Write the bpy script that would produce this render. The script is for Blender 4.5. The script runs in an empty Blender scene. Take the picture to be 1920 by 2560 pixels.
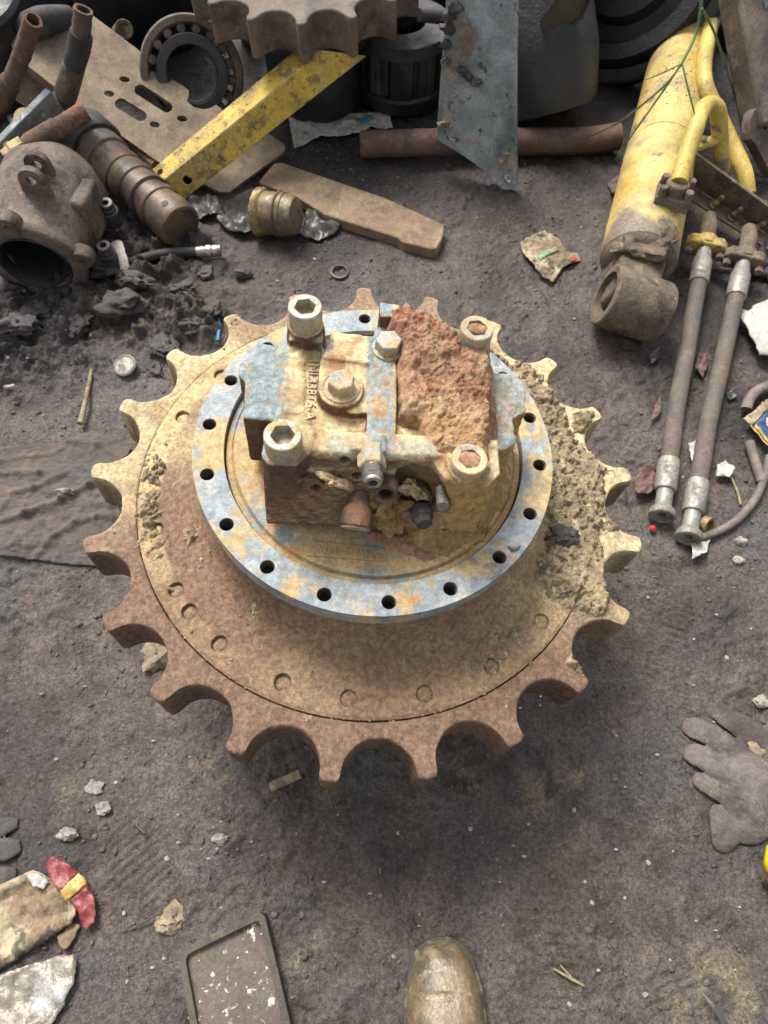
import bpy, bmesh, math, random
import numpy as np
from mathutils import Vector, Matrix, noise as mnoise
from mathutils.geometry import tessellate_polygon, delaunay_2d_cdt

# ------------------------------------------------------------------ camera, sky, sun, exposure
scene = bpy.context.scene
COL = scene.collection
rad = math.radians

CAM_LOC = Vector((0.01729, -0.42306, 1.03803))
CAM_PITCH = rad(62.371)
F_PX = 1718.158
cam_data = bpy.data.cameras.new("camera")
cam = bpy.data.objects.new("camera", cam_data)
COL.objects.link(cam)
cam.location = CAM_LOC
cam.rotation_euler = (math.pi / 2 - CAM_PITCH, 0, 0)
cam_data.sensor_fit = 'HORIZONTAL'
cam_data.sensor_width = 36.0
cam_data.lens = 36.0 * F_PX / 1920
cam_data.clip_start = 0.02
cam_data.clip_end = 300
cam_data.dof.use_dof = True
cam_data.dof.focus_distance = 0.80
cam_data.dof.aperture_fstop = 13.0
scene.camera = cam

SUN_ELEV, SUN_AZ = 55.0, 118.0        # azimuth measured from +x towards +y: behind and to the left of the drive
world = bpy.data.worlds.new("World")
scene.world = world
world.use_nodes = True
wn, wl = world.node_tree.nodes, world.node_tree.links
wn.clear()
wo = wn.new('ShaderNodeOutputWorld')
wb = wn.new('ShaderNodeBackground')
sky = wn.new('ShaderNodeTexSky')
sky.sky_type = 'NISHITA'
sky.sun_disc = False
sky.sun_elevation = rad(SUN_ELEV)
sky.sun_rotation = rad(90 - SUN_AZ)
sky.dust_density = 4.0
sky.air_density = 1.0
hsv = wn.new('ShaderNodeHueSaturation')          # an overcast sky: most of its blue is gone
hsv.inputs['Saturation'].default_value = 0.2
wl.new(sky.outputs[0], hsv.inputs['Color'])
wl.new(hsv.outputs[0], wb.inputs[0])
wb.inputs[1].default_value = 0.072
wl.new(wb.outputs[0], wo.inputs[0])

sl = bpy.data.lights.new("sun", 'SUN')
sl.energy = 1.5
sl.angle = rad(22)
sl.color = (1.0, 0.955, 0.89)
sun = bpy.data.objects.new("sun", sl)
COL.objects.link(sun)
sd = Vector((math.cos(rad(SUN_ELEV)) * math.cos(rad(SUN_AZ)), math.cos(rad(SUN_ELEV)) * math.sin(rad(SUN_AZ)), math.sin(rad(SUN_ELEV))))
sun.rotation_euler = sd.to_track_quat('Z', 'Y').to_euler()
sun.location = (-1, 2, 3)

vs = scene.view_settings
scene.display_settings.display_device = 'sRGB'
vs.view_transform = 'Standard'
vs.look = 'None'
vs.exposure = 1.68
vs.gamma = 1.0
vs.use_curve_mapping = False

# ------------------------------------------------------------------ measuring helpers (photo survey -> metres)
K = 1920 / 1659.0
def ray(px, py):
    x = (px * K - 960) / F_PX
    y = -(py * K - 1280) / F_PX
    a = math.pi / 2 - CAM_PITCH
    return Vector((x, y * math.cos(a) + math.sin(a), y * math.sin(a) - math.cos(a)))
def U(px, py, z=0.0):
    d = ray(px, py)
    return CAM_LOC + d * ((z - CAM_LOC.z) / d.z)
def on_plane(pts, anchors):
    a, b, c = [U(*q) for q in anchors]
    n = (b - a).cross(c - a)
    out = []
    for p in pts:
        d = ray(p[0], p[1])
        out.append(CAM_LOC + d * ((a - CAM_LOC).dot(n) / d.dot(n)))
    n.normalize()
    if n.z < 0:
        n = -n
    return out, n
TILT = 0.07567
ZB = 0.29
RY = Matrix.Rotation(TILT, 3, 'Y')
DR_C = Vector((0, 0, 0.29))
def L(px, py, z):                       # point of the drive's own frame at height z over the sprocket face
    o = RY.transposed() @ (CAM_LOC - DR_C)
    d = RY.transposed() @ ray(px, py)
    return o + d * ((z - o.z) / d.z)
def LY(px, py, y):
    o = RY.transposed() @ (CAM_LOC - DR_C)
    d = RY.transposed() @ ray(px, py)
    return o + d * ((y - o.y) / d.y)

# ------------------------------------------------------------------ noise
_rs = np.random.RandomState(7)
_perm = np.concatenate([_rs.permutation(256)] * 3)
_ang = _rs.rand(256) * 2 * np.pi
_gx, _gy = np.cos(_ang), np.sin(_ang)
def pn(x, y, seed=0):
    x = np.asarray(x, float) + seed * 17.31
    y = np.asarray(y, float) + seed * 9.73
    xi, yi = np.floor(x).astype(int), np.floor(y).astype(int)
    xf, yf = x - xi, y - yi
    u = xf ** 3 * (xf * (xf * 6 - 15) + 10)
    v = yf ** 3 * (yf * (yf * 6 - 15) + 10)
    def g(ix, iy, fx, fy):
        h = _perm[_perm[ix & 255] + (iy & 255)]
        return _gx[h] * fx + _gy[h] * fy
    a, b = g(xi, yi, xf, yf), g(xi + 1, yi, xf - 1, yf)
    c, d = g(xi, yi + 1, xf, yf - 1), g(xi + 1, yi + 1, xf - 1, yf - 1)
    return (a + u * (b - a)) * (1 - v) + (c + u * (d - c)) * v
def fbm(x, y, f=1.0, o=4, seed=0, gain=.5):
    s, a, t = 0, 1.0, 0
    for i in range(o):
        s = s + a * pn(x * f, y * f, seed + i * 3)
        t += a
        a *= gain
        f *= 2.03
    return s / t * 1.6
def billow(x, y, f, o=3, seed=0):
    s, a, t = 0, 1.0, 0
    for i in range(o):
        s = s + a * np.abs(pn(x * f, y * f, seed + i * 5)) * 2
        t += a
        a *= .55
        f *= 2.1
    return s / t
def sstep(a, b, x):
    t = np.clip((x - a) / (b - a), 0, 1)
    return t * t * (3 - 2 * t)
def in_poly(x, y, poly):
    x, y = np.asarray(x), np.asarray(y)
    r = np.zeros(x.shape, bool)
    n = len(poly)
    for i in range(n):
        x0, y0 = poly[i][0], poly[i][1]
        x1, y1 = poly[(i + 1) % n][0], poly[(i + 1) % n][1]
        if y0 == y1:
            continue
        c = ((y0 > y) != (y1 > y)) & (x < (x1 - x0) * (y - y0) / (y1 - y0) + x0)
        r ^= c
    return r
def poly_dist(x, y, poly):
    d = np.full(np.asarray(x).shape, 1e9)
    n = len(poly)
    for i in range(n):
        ax, ay = poly[i][0], poly[i][1]
        bx, by = poly[(i + 1) % n][0], poly[(i + 1) % n][1]
        l2 = (bx - ax) ** 2 + (by - ay) ** 2 + 1e-12
        t = np.clip(((x - ax) * (bx - ax) + (y - ay) * (by - ay)) / l2, 0, 1)
        d = np.minimum(d, np.hypot(x - ax - t * (bx - ax), y - ay - t * (by - ay)))
    return np.where(in_poly(x, y, poly), d, -d)

# ------------------------------------------------------------------ materials
def V(c):
    return (c[0], c[1], c[2], 1.0)
def material(name, base, layers=(), rough=.8, metal=0.0, bump=(), dust=None, vary=.18, vscale=18, spec=.4,
             coat=0.0, trans=0.0, stretch=None, speckle=.13, edgewear=None, knit=0.0, rvar=0.0, rscale=12, attr=None):
    """layers: (colour, scale, threshold, softness[, roughness[, detail[, seed]]]) patches laid over the base.
    dust: (colour, amount, scale) settles on faces that look up.  attr: (colour, attribute name)"""
    m = bpy.data.materials.new(name)
    m.use_nodes = True
    nt = m.node_tree
    N, Lk = nt.nodes, nt.links
    N.clear()
    out = N.new('ShaderNodeOutputMaterial')
    bs = N.new('ShaderNodeBsdfPrincipled')
    Lk.new(bs.outputs[0], out.inputs[0])
    tc = N.new('ShaderNodeTexCoord')
    co = tc.outputs['Object']
    if stretch:
        mp = N.new('ShaderNodeMapping')
        mp.inputs['Scale'].default_value = stretch
        Lk.new(co, mp.inputs[0])
        co = mp.outputs[0]
    def noise(scale, detail=5, seed=0, rgh=.6, dist=0.0):
        n = N.new('ShaderNodeTexNoise')
        n.noise_dimensions = '4D'
        n.inputs['W'].default_value = seed * 3.7 + 1.3
        n.inputs['Scale'].default_value = scale
        n.inputs['Detail'].default_value = detail
        n.inputs['Roughness'].default_value = rgh
        n.inputs['Distortion'].default_value = dist
        Lk.new(co, n.inputs['Vector'])
        return n.outputs['Fac']
    def ramp(src, lo, hi, a=0.0, b=1.0):
        r = N.new('ShaderNodeMapRange')
        r.interpolation_type = 'SMOOTHSTEP'
        r.inputs[1].default_value, r.inputs[2].default_value = lo, hi
        r.inputs[3].default_value, r.inputs[4].default_value = a, b
        Lk.new(src, r.inputs[0])
        return r.outputs[0]
    def mix(fac, c1, c2):
        x = N.new('ShaderNodeMix')
        x.data_type = 'RGBA'
        Lk.new(fac, x.inputs[0])
        for s, i in ((c1, 6), (c2, 7)):
            if isinstance(s, tuple):
                x.inputs[i].default_value = V(s)
            else:
                Lk.new(s, x.inputs[i])
        return x.outputs[2]
    def mixf(fac, a, b):
        x = N.new('ShaderNodeMix')
        x.data_type = 'FLOAT'
        Lk.new(fac, x.inputs[0])
        for s, i in ((a, 2), (b, 3)):
            if isinstance(s, (int, float)):
                x.inputs[i].default_value = s
            else:
                Lk.new(s, x.inputs[i])
        return x.outputs[0]
    lo = tuple(c * (1 - vary * 1.6) for c in base)
    hi = tuple(min(1, c * (1 + vary * 1.4)) for c in base)
    col = mix(ramp(noise(vscale, 8, 11, .7), .32, .68), lo, hi)
    rg = rough
    if rvar:
        rg = mixf(ramp(noise(rscale, 5, 23), .38, .62), max(.05, rough - rvar), min(1, rough + rvar))
    for i, l in enumerate(layers):
        c, s, th, so = l[:4]
        r = l[4] if len(l) > 4 else None
        det = l[5] if len(l) > 5 else 6
        sd_ = l[6] if len(l) > 6 else i + 1
        fac = ramp(noise(s, det, sd_, .65, .3), th - so, th + so)
        fine = mix(ramp(noise(s * 6 + 30, 5, sd_ + 40), .35, .65), tuple(x * .82 for x in c), tuple(min(1, x * 1.16) for x in c))
        col = mix(fac, col, fine)
        if r is not None:
            rg = mixf(fac, rg, r)
    if edgewear:
        ec, er = edgewear
        bv = N.new('ShaderNodeBevel')
        bv.samples = 4
        bv.inputs['Radius'].default_value = er
        ge = N.new('ShaderNodeNewGeometry')
        dp = N.new('ShaderNodeVectorMath')
        dp.operation = 'DOT_PRODUCT'
        Lk.new(bv.outputs[0], dp.inputs[0])
        Lk.new(ge.outputs['True Normal'], dp.inputs[1])
        ew = ramp(dp.outputs['Value'], .985, .90)
        mu = N.new('ShaderNodeMath')
        mu.operation = 'MULTIPLY'
        Lk.new(ew, mu.inputs[0])
        Lk.new(ramp(noise(60, 5, 88), .40, .56), mu.inputs[1])
        col = mix(mu.outputs[0], col, ec)
    if dust:
        c, amt, s = dust
        g = N.new('ShaderNodeNewGeometry')
        sx = N.new('ShaderNodeSeparateXYZ')
        Lk.new(g.outputs['True Normal'], sx.inputs[0])
        up = ramp(sx.outputs[2], .15, .85)
        nz = ramp(noise(s, 6, 77, .65), .62 - amt * .4, .78 - amt * .4)
        mu = N.new('ShaderNodeMath')
        mu.operation = 'MULTIPLY'
        Lk.new(up, mu.inputs[0])
        Lk.new(nz, mu.inputs[1])
        col = mix(mu.outputs[0], col, c)
        rg = mixf(mu.outputs[0], rg, .92)
    if attr:
        for c, an in attr:
            at_ = N.new('ShaderNodeAttribute')
            at_.attribute_name = an
            fine = mix(ramp(noise(140, 5, 51), .35, .65), tuple(x * .75 for x in c), tuple(min(1, x * 1.2) for x in c))
            col = mix(at_.outputs['Fac'], col, fine)
    if speckle:
        for sc_, w_, sd2 in ((190, speckle, 91), (520, speckle * .8, 92)):
            x = N.new('ShaderNodeMix')
            x.data_type = 'RGBA'
            x.blend_type = 'MULTIPLY'
            x.inputs[0].default_value = 1.0
            Lk.new(col, x.inputs[6])
            Lk.new(ramp(noise(sc_, 4, sd2, .7), .36, .64, 1 - w_ * 1.3, 1 + w_), x.inputs[7])
            col = x.outputs[2]
    Lk.new(col, bs.inputs['Base Color'])
    if isinstance(rg, (int, float)):
        bs.inputs['Roughness'].default_value = rg
    else:
        Lk.new(rg, bs.inputs['Roughness'])
    bs.inputs['Metallic'].default_value = metal
    bs.inputs['Specular IOR Level'].default_value = spec
    bs.inputs['Coat Weight'].default_value = coat
    bs.inputs['Coat Roughness'].default_value = .16
    bs.inputs['Transmission Weight'].default_value = trans
    prev = None
    if knit:
        wv = N.new('ShaderNodeTexWave')
        wv.inputs['Scale'].default_value = knit
        wv.inputs['Distortion'].default_value = 1.5
        wv.inputs['Detail'].default_value = 2
        wv.bands_direction = 'DIAGONAL'
        Lk.new(tc.outputs['Object'], wv.inputs['Vector'])
        b = N.new('ShaderNodeBump')
        b.inputs['Strength'].default_value = .8
        b.inputs['Distance'].default_value = .0009
        Lk.new(wv.outputs['Fac'], b.inputs['Height'])
        prev = b.outputs[0]
    for i, (s, dist, det) in enumerate(bump):
        b = N.new('ShaderNodeBump')
        b.inputs['Strength'].default_value = 1.0
        b.inputs['Distance'].default_value = dist
        Lk.new(noise(s, det, 60 + i, .65), b.inputs['Height'])
        if prev:
            Lk.new(prev, b.inputs['Normal'])
        prev = b.outputs[0]
    if prev:
        Lk.new(prev, bs.inputs['Normal'])
        Lk.new(prev, bs.inputs['Coat Normal'])
    return m

TAN = (.43, .325, .185)
CREAM = (.56, .47, .30)
M = {}
M['mud'] = material('wet_mud', (.122, .093, .077), [
    ((.135, .116, .108), 2.6, .56, .08, .62, 8), ((.050, .042, .043), 3.4, .58, .08, .6, 8), ((.145, .120, .085), 5.0, .66, .05, .9, 8),
    ((.105, .096, .092), 4.2, .585, .06, .30, 7), ((.20, .17, .125), 26, .69, .03, .9, 6), ((.03, .027, .027), 38, .66, .05, .7, 5)],
    rough=.58, rvar=.2, rscale=6, speckle=.3, bump=((40, .013, 9), (150, .0055, 7), (420, .002, 4)), vary=.30, vscale=22, spec=.5,
    attr=[((.022, .021, .022), 'oil'), ((.23, .185, .12), 'sand'), ((.060, .052, .048), 'grime')])
M['mud_crumb'] = material('mud_crumb', (.105, .084, .075), [((.17, .14, .115), 6, .6, .06, .9), ((.055, .047, .045), 9, .6, .06)], rough=.8, bump=((200, .0015, 4),))
M['clod_dark'] = material('black_mud', (.050, .044, .041), [((.085, .078, .072), 22, .56, .08)], rough=.55, bump=((70, .006, 6), (260, .002, 4)), spec=.4)
M['clod_pale'] = material('pale_clod', (.26, .205, .135), [((.16, .125, .085), 30, .55, .08)], rough=.95, bump=((120, .003, 6),))
M['pebble'] = material('pebble_stone', (.32, .28, .225), [((.25, .22, .19), 40, .55, .1)], rough=.85, bump=((150, .001, 4),))
M['grit'] = material('grit', (.30, .26, .215), [((.14, .12, .11), 9, .5, .05), ((.46, .42, .35), 14, .62, .04)], rough=.9)
M['stone_grey'] = material('grey_stone', (.27, .23, .21), [((.15, .12, .11), 25, .55, .08)], rough=.9, bump=((90, .003, 6),))

M['sprocket'] = material('dusty_sprocket_iron', (.37, .27, .145), [
    ((.19, .125, .085), 5.0, .51, .07, .8, 7), ((.50, .41, .255), 9.0, .57, .06, .95, 7), ((.30, .21, .10), 22, .57, .06, .9, 6), ((.15, .10, .075), 60, .66, .04, .9, 4)],
    rough=.85, rvar=.08, bump=((60, .0018, 7), (240, .0013, 6), (700, .0005, 3)), vary=.16, vscale=30, spec=.3, speckle=.19, edgewear=((.50, .40, .25), .0035),
    attr=[((.185, .115, .078), 'rusty'), ((.50, .40, .235), 'dusty'), ((.085, .06, .045), 'edge')])
M['hub'] = material('dusty_hub_plate', (.33, .235, .13), [
    ((.20, .135, .09), 6.0, .52, .08, .8, 7), ((.45, .35, .20), 10, .57, .06, .95, 7), ((.13, .085, .065), 45, .66, .05, .9, 5), ((.50, .34, .12), 7, .68, .03, .7, 5)],
    rough=.84, rvar=.1, bump=((90, .0012, 7), (300, .0011, 6), (800, .0005, 3)), vary=.16, vscale=26, spec=.3, speckle=.19,
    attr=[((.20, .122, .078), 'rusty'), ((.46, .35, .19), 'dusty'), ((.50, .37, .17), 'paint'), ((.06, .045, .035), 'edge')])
M['mudcake'] = material('dried_mud', (.29, .225, .14), [((.19, .15, .10), 40, .55, .08, .95, 7), ((.46, .39, .26), 70, .6, .05, .95, 5)],
    rough=.95, bump=((160, .003, 6), (480, .0012, 4)), spec=.2)
M['reddirt'] = material('red_dirt', (.36, .20, .125), [((.44, .295, .175), 18, .55, .08, .95, 7), ((.27, .135, .08), 26, .58, .06, .95, 6), ((.52, .42, .27), 60, .66, .04, .95, 5)],
    rough=.96, bump=((110, .004, 8), (380, .002, 5), (900, .0008, 3)), spec=.15, attr=[((.45, .30, .14), 'dusty')])
M['ochredirt'] = material('ochre_dirt', (.40, .27, .115), [((.28, .17, .07), 26, .54, .07, .95, 7), ((.50, .39, .2), 50, .6, .05, .95, 5)],
    rough=.96, bump=((110, .005, 8), (380, .0022, 5)), spec=.15)
M['flange'] = material('worn_blue_grey_flange', (.25, .285, .30), [
    ((.35, .345, .30), 34, .56, .06, .6, 8), ((.14, .18, .215), 22, .58, .06, .5, 8), ((.44, .33, .17), 17, .56, .045, .9, 8), ((.50, .225, .06), 30, .655, .025, .9, 5), ((.40, .235, .075), 60, .69, .03, .9, 4)],
    rough=.55, rvar=.12, bump=((200, .0007, 6), (700, .0004, 3)), vary=.2, vscale=60, spec=.4)
M['cover'] = material('dusty_cover_plate', (.42, .30, .15), [
    ((.215, .265, .28), 11, .53, .05, .6, 8), ((.40, .235, .12), 20, .57, .06, .92, 7), ((.50, .42, .27), 40, .6, .06, .92, 6)],
    rough=.85, bump=((140, .0014, 6), (500, .0008, 4)), vary=.15, vscale=50, spec=.3)
M['casting'] = material('blue_grey_casting', (.37, .265, .145), [
    ((.30, .155, .075), 14, .55, .08, .92, 7), ((.17, .115, .085), 30, .62, .05, .9, 6)],
    rough=.85, bump=((130, .002, 7), (480, .001, 4)), vary=.2, vscale=40, spec=.3,
    attr=[((.115, .062, .042), 'rusty'), ((.56, .445, .25), 'dusty'), ((.235, .285, .29), 'paint'), ((.44, .29, .11), 'ochre')])  # rusty: brown rust, deepened to carry the shade of the front face
M['bolt'] = material('bright_worn_bolt', (.33, .315, .265), [((.44, .345, .20), 40, .49, .06, .9, 6), ((.30, .34, .35), 55, .6, .06, .5, 6)], rough=.5, metal=.25, bump=((300, .0005, 5),), spec=.5)
M['bolt_dusty'] = material('dusty_bolt', (.44, .33, .19), [((.30, .29, .25), 50, .55, .06, .7, 6)], rough=.85, bump=((200, .001, 5),))
M['steel'] = material('bare_steel', (.40, .38, .34), [((.26, .19, .12), 50, .56, .06, .8, 6)], rough=.38, metal=.75, bump=((300, .0004, 4),))
M['rust_dark'] = material('dark_rust', (.10, .06, .045), [((.19, .10, .06), 25, .55, .06), ((.06, .045, .04), 35, .6, .06)], rough=.85, bump=((120, .0016, 6), (400, .0008, 4)))
M['rag'] = material('stuffed_rag', (.50, .38, .22), [((.30, .18, .09), 60, .52, .08), ((.66, .56, .40), 90, .62, .06)], rough=.9, bump=((250, .002, 4),))
M['dark_iron'] = material('oily_dark_iron', (.033, .032, .034), [((.065, .058, .054), 12, .56, .08, .75), ((.018, .018, .02), 18, .58, .06, .4)], rough=.55, rvar=.15, bump=((120, .0012, 6),), spec=.5)
M['black_iron'] = material('black_greasy_iron', (.017, .018, .021), [((.035, .034, .035), 10, .58, .08, .7)], rough=.5, rvar=.15, bump=((60, .0025, 7), (200, .0012, 5)), spec=.5)
M['dull_iron'] = material('dull_brown_iron', (.15, .115, .085), [((.075, .06, .052), 14, .54, .08), ((.20, .165, .12), 22, .6, .06, .9)], rough=.75, bump=((110, .0016, 6), (420, .0008, 4)))
M['tan_plate'] = material('tan_rusty_plate', (.215, .170, .120), [((.28, .22, .15), 7, .54, .09, .95), ((.145, .105, .075), 10, .58, .07, .8), ((.09, .068, .05), 60, .68, .03)], rough=.86, bump=((50, .0015, 7), (200, .0008, 6)), spec=.3, edgewear=((.33, .265, .18), .003))
M['slab'] = material('rusty_slab', (.215, .150, .095), [((.28, .215, .14), 9, .55, .08, .95), ((.15, .10, .068), 14, .57, .07), ((.17, .19, .2), 12, .68, .03, .5)], rough=.85, bump=((60, .0022, 7), (260, .001, 5)), edgewear=((.33, .26, .18), .003))
M['yellow_beam'] = material('yellow_chipped_paint', (.50, .345, .05), [((.40, .29, .10), 14, .52, .07, .8, 9), ((.24, .16, .06), 34, .55, .05, .85, 9), ((.11, .095, .075), 75, .60, .03, .85, 7), ((.30, .33, .31), 22, .69, .02, .7)], rough=.55, bump=((90, .0012, 7), (260, .0006, 6)), vary=.16, spec=.4, edgewear=((.30, .24, .17), .004))
M['yellow_cyl'] = material('faded_yellow_paint', (.50, .385, .135), [((.42, .28, .06), 6, .53, .08, .6, 8), ((.33, .25, .13), 10, .56, .05, .8, 9), ((.20, .185, .155), 15, .62, .03, .8, 9), ((.22, .12, .085), 22, .63, .03, .85, 8)], rough=.58, bump=((60, .0015, 7), (220, .0006, 6)), vary=.18, spec=.4,
    attr=[((.185, .145, .105), 'grime')])
M['yellow_pipe'] = material('yellow_pipe_paint', (.50, .37, .095), [((.44, .31, .06), 12, .55, .06), ((.22, .185, .13), 18, .61, .04, .8, 8), ((.16, .12, .09), 60, .64, .03, .85)], rough=.5, bump=((150, .0007, 6),), vary=.16, spec=.45)
M['grime_iron'] = material('grimy_iron', (.165, .128, .092), [((.09, .068, .055), 18, .54, .07), ((.235, .185, .13), 30, .6, .06, .95)], rough=.88, bump=((100, .003, 7), (380, .0014, 4)), spec=.25)
M['hose'] = material('muddy_rubber_hose', (.115, .095, .072), [((.085, .085, .08), 14, .54, .09, .7), ((.19, .155, .105), 18, .6, .06, .9), ((.13, .095, .085), 9, .58, .06, .8)], rough=.78, bump=((200, .0008, 5),))
M['ferrule'] = material('zinc_ferrule', (.27, .255, .225), [((.20, .175, .14), 40, .55, .07, .8), ((.42, .45, .42), 60, .62, .05, .4)], rough=.5, metal=.35, bump=((250, .0004, 5),))
M['black_hose'] = material('black_hose', (.035, .034, .034), [((.075, .068, .06), 16, .56, .08)], rough=.7, bump=((160, .0008, 4),))
M['rust_hose'] = material('frayed_rusty_hose', (.125, .078, .058), [((.21, .105, .06), 22, .55, .06), ((.055, .05, .048), 18, .57, .06), ((.20, .175, .15), 60, .66, .04)], rough=.9, bump=((130, .003, 6), (380, .0018, 4)))
M['brass'] = material('tarnished_brass', (.30, .225, .10), [((.13, .10, .07), 40, .54, .07), ((.52, .42, .2), 60, .66, .04, .4)], rough=.6, metal=.4, bump=((180, .001, 5),))
M['grey_plate'] = material('grey_painted_plate', (.26, .29, .295), [((.13, .15, .155), 9, .54, .08, .45, 8), ((.30, .24, .175), 20, .62, .04, .9, 7), ((.38, .41, .41), 14, .68, .03, .4), ((.07, .065, .06), 40, .62, .04), ((.16, .12, .085), 12, .60, .04, .9, 9)], rough=.4, rvar=.14, bump=((150, .0008, 6),), spec=.5, edgewear=((.42, .46, .47), .003))
M['grey_bar'] = material('bluish_grey_bar', (.145, .16, .17), [((.13, .13, .125), 22, .54, .07), ((.32, .33, .33), 50, .6, .05)], rough=.7, bump=((150, .001, 6),))
M['rust_pipe'] = material('rusty_pipe', (.125, .075, .058), [((.17, .095, .065), 12, .55, .07), ((.075, .052, .045), 22, .58, .06), ((.21, .16, .12), 10, .66, .05, .95)], rough=.8, bump=((160, .0008, 6),), spec=.35)
M['swivel'] = material('oily_swivel_joint', (.115, .085, .066), [((.19, .12, .065), 12, .56, .06, .6), ((.075, .062, .055), 14, .56, .06, .4)], rough=.48, metal=.35, bump=((140, .0008, 5),))
M['pumpcast'] = material('rough_brown_casting', (.155, .122, .10), [((.09, .07, .06), 26, .54, .07), ((.235, .195, .155), 55, .62, .05, .95), ((.27, .17, .05), 9, .71, .02)], rough=.88, bump=((140, .0025, 6), (420, .0014, 4)), spec=.25)
M['cup'] = material('brown_metal_cup', (.20, .150, .095), [((.09, .065, .045), 12, .54, .08), ((.30, .25, .17), 30, .62, .05)], rough=.45, metal=.4, bump=((140, .0006, 5),))
M['paper'] = material('dirty_white_paper', (.42, .42, .37), [((.36, .33, .25), 12, .55, .07), ((.16, .14, .11), 25, .64, .04), ((.30, .44, .40), 10, .67, .03)], rough=.7, bump=((60, .002, 6),))
M['paper_cream'] = material('dirty_cream_wrapper', (.38, .315, .205), [((.22, .155, .095), 14, .50, .08, .85, 8), ((.09, .08, .055), 28, .58, .05, .85, 8), ((.52, .465, .35), 24, .60, .05)], rough=.75, bump=((70, .003, 6),))
M['white_card'] = material('white_card', (.40, .39, .35), [((.36, .34, .28), 14, .56, .07)], rough=.75, bump=((50, .0008, 5),))
M['red_foil'] = material('red_foil', (.20, .032, .038), [((.30, .12, .10), 30, .54, .07), ((.16, .03, .03), 28, .6, .06)], rough=.4, bump=((90, .0015, 5),), vary=.2)
M['gold_foil'] = material('gold_foil', (.38, .25, .06), [((.60, .46, .18), 60, .58, .06)], rough=.4, bump=((110, .001, 5),))
M['navy'] = material('navy_print', (.028, .06, .14), [((.07, .11, .19), 40, .6, .06)], rough=.5, bump=((80, .001, 4),))
M['green_print'] = material('green_print', (.16, .27, .16), [((.3, .34, .2), 60, .55, .06)], rough=.7)
M['blue_print'] = material('blue_print', (.06, .26, .38), rough=.6)
M['red_print'] = material('red_print', (.50, .03, .025), rough=.5)
M['plastic'] = material('clear_dirty_plastic', (.235, .20, .155), [((.34, .355, .36), 11, .57, .05, .12), ((.19, .13, .085), 9, .57, .07, .3)], rough=.22, rvar=.1, bump=((40, .006, 6),), spec=.7, coat=.6)
M['cloth'] = material('muddy_cloth', (.098, .077, .068), [((.075, .07, .07), 6, .55, .07), ((.155, .11, .075), 8, .6, .06), ((.19, .16, .12), 40, .68, .04)], rough=.88, bump=((240, .0012, 4), (50, .004, 6)), stretch=(.35, 1, 1))
M['glove'] = material('muddy_knit_glove', (.15, .125, .11), [((.165, .14, .125), 18, .57, .07), ((.075, .062, .056), 16, .54, .08)], rough=.9, bump=((40, .004, 6), (200, .001, 4)), knit=130)
M['glove_dark'] = material('dark_muddy_glove', (.062, .056, .053), [((.10, .09, .083), 24, .56, .07)], rough=.8, bump=((200, .0014, 4), (40, .003, 6)))
M['tray'] = material('muddy_tray', (.115, .092, .075), [((.16, .13, .092), 7, .56, .07, .9), ((.56, .53, .46), 48, .60, .02, .9, 9), ((.60, .57, .50), 170, .64, .02, .9, 5)], rough=.8, bump=((120, .0014, 6),))
M['tray_rim'] = material('olive_tray_rim', (.075, .064, .046), [((.14, .12, .075), 9, .60, .06), ((.06, .05, .04), 20, .58, .06)], rough=.6, bump=((160, .0008, 5),))
M['boot'] = material('wet_muddy_boot', (.185, .13, .068), [((.085, .07, .048), 18, .54, .06, .5, 8), ((.26, .205, .13), 34, .57, .05, .35, 8), ((.36, .31, .22), 90, .63, .04, .6)], rough=.3, rvar=.14, rscale=40, bump=((34, .0045, 7), (120, .0016, 6)), spec=.5, coat=.55)
M['boot_sole'] = material('boot_rubber_edge', (.06, .055, .042), [((.18, .15, .10), 60, .55, .06)], rough=.6, bump=((160, .0012, 5),))
M['yellow_plastic'] = material('bright_yellow_plastic', (.78, .58, .015), rough=.35, vary=.05, bump=((120, .0002, 3),))
M['weed'] = material('green_stalk', (.065, .13, .035), [((.12, .19, .07), 30, .55, .07)], rough=.6)
M['leafgreen'] = material('green_blade', (.14, .19, .04), [((.22, .23, .07), 30, .55, .07)], rough=.6)
M['straw'] = material('dry_straw', (.28, .22, .13), [((.17, .13, .08), 40, .55, .07)], rough=.85, bump=((200, .001, 4),))
M['redleaf'] = material('dry_red_leaf', (.105, .058, .05), [((.17, .09, .07), 25, .56, .07), ((.09, .045, .04), 30, .6, .06)], rough=.6, bump=((90, .001, 5),))
M['darkleaf'] = material('dark_wet_leaf', (.05, .048, .046), [((.11, .10, .09), 25, .57, .07)], rough=.4, bump=((90, .001, 5),))
M['twine'] = material('white_rag_strip', (.50, .46, .39), [((.30, .25, .19), 40, .55, .07)], rough=.85, bump=((150, .0016, 5),))
M['blue_string'] = material('blue_string', (.03, .22, .36), rough=.6)
M['brown_cable'] = material('brown_cable', (.13, .10, .09), [((.2, .165, .14), 20, .57, .07)], rough=.7, bump=((160, .0006, 4),))
M['thread'] = material('dark_bore', (.06, .045, .035), [((.16, .11, .07), 60, .56, .07)], rough=.7)

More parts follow.
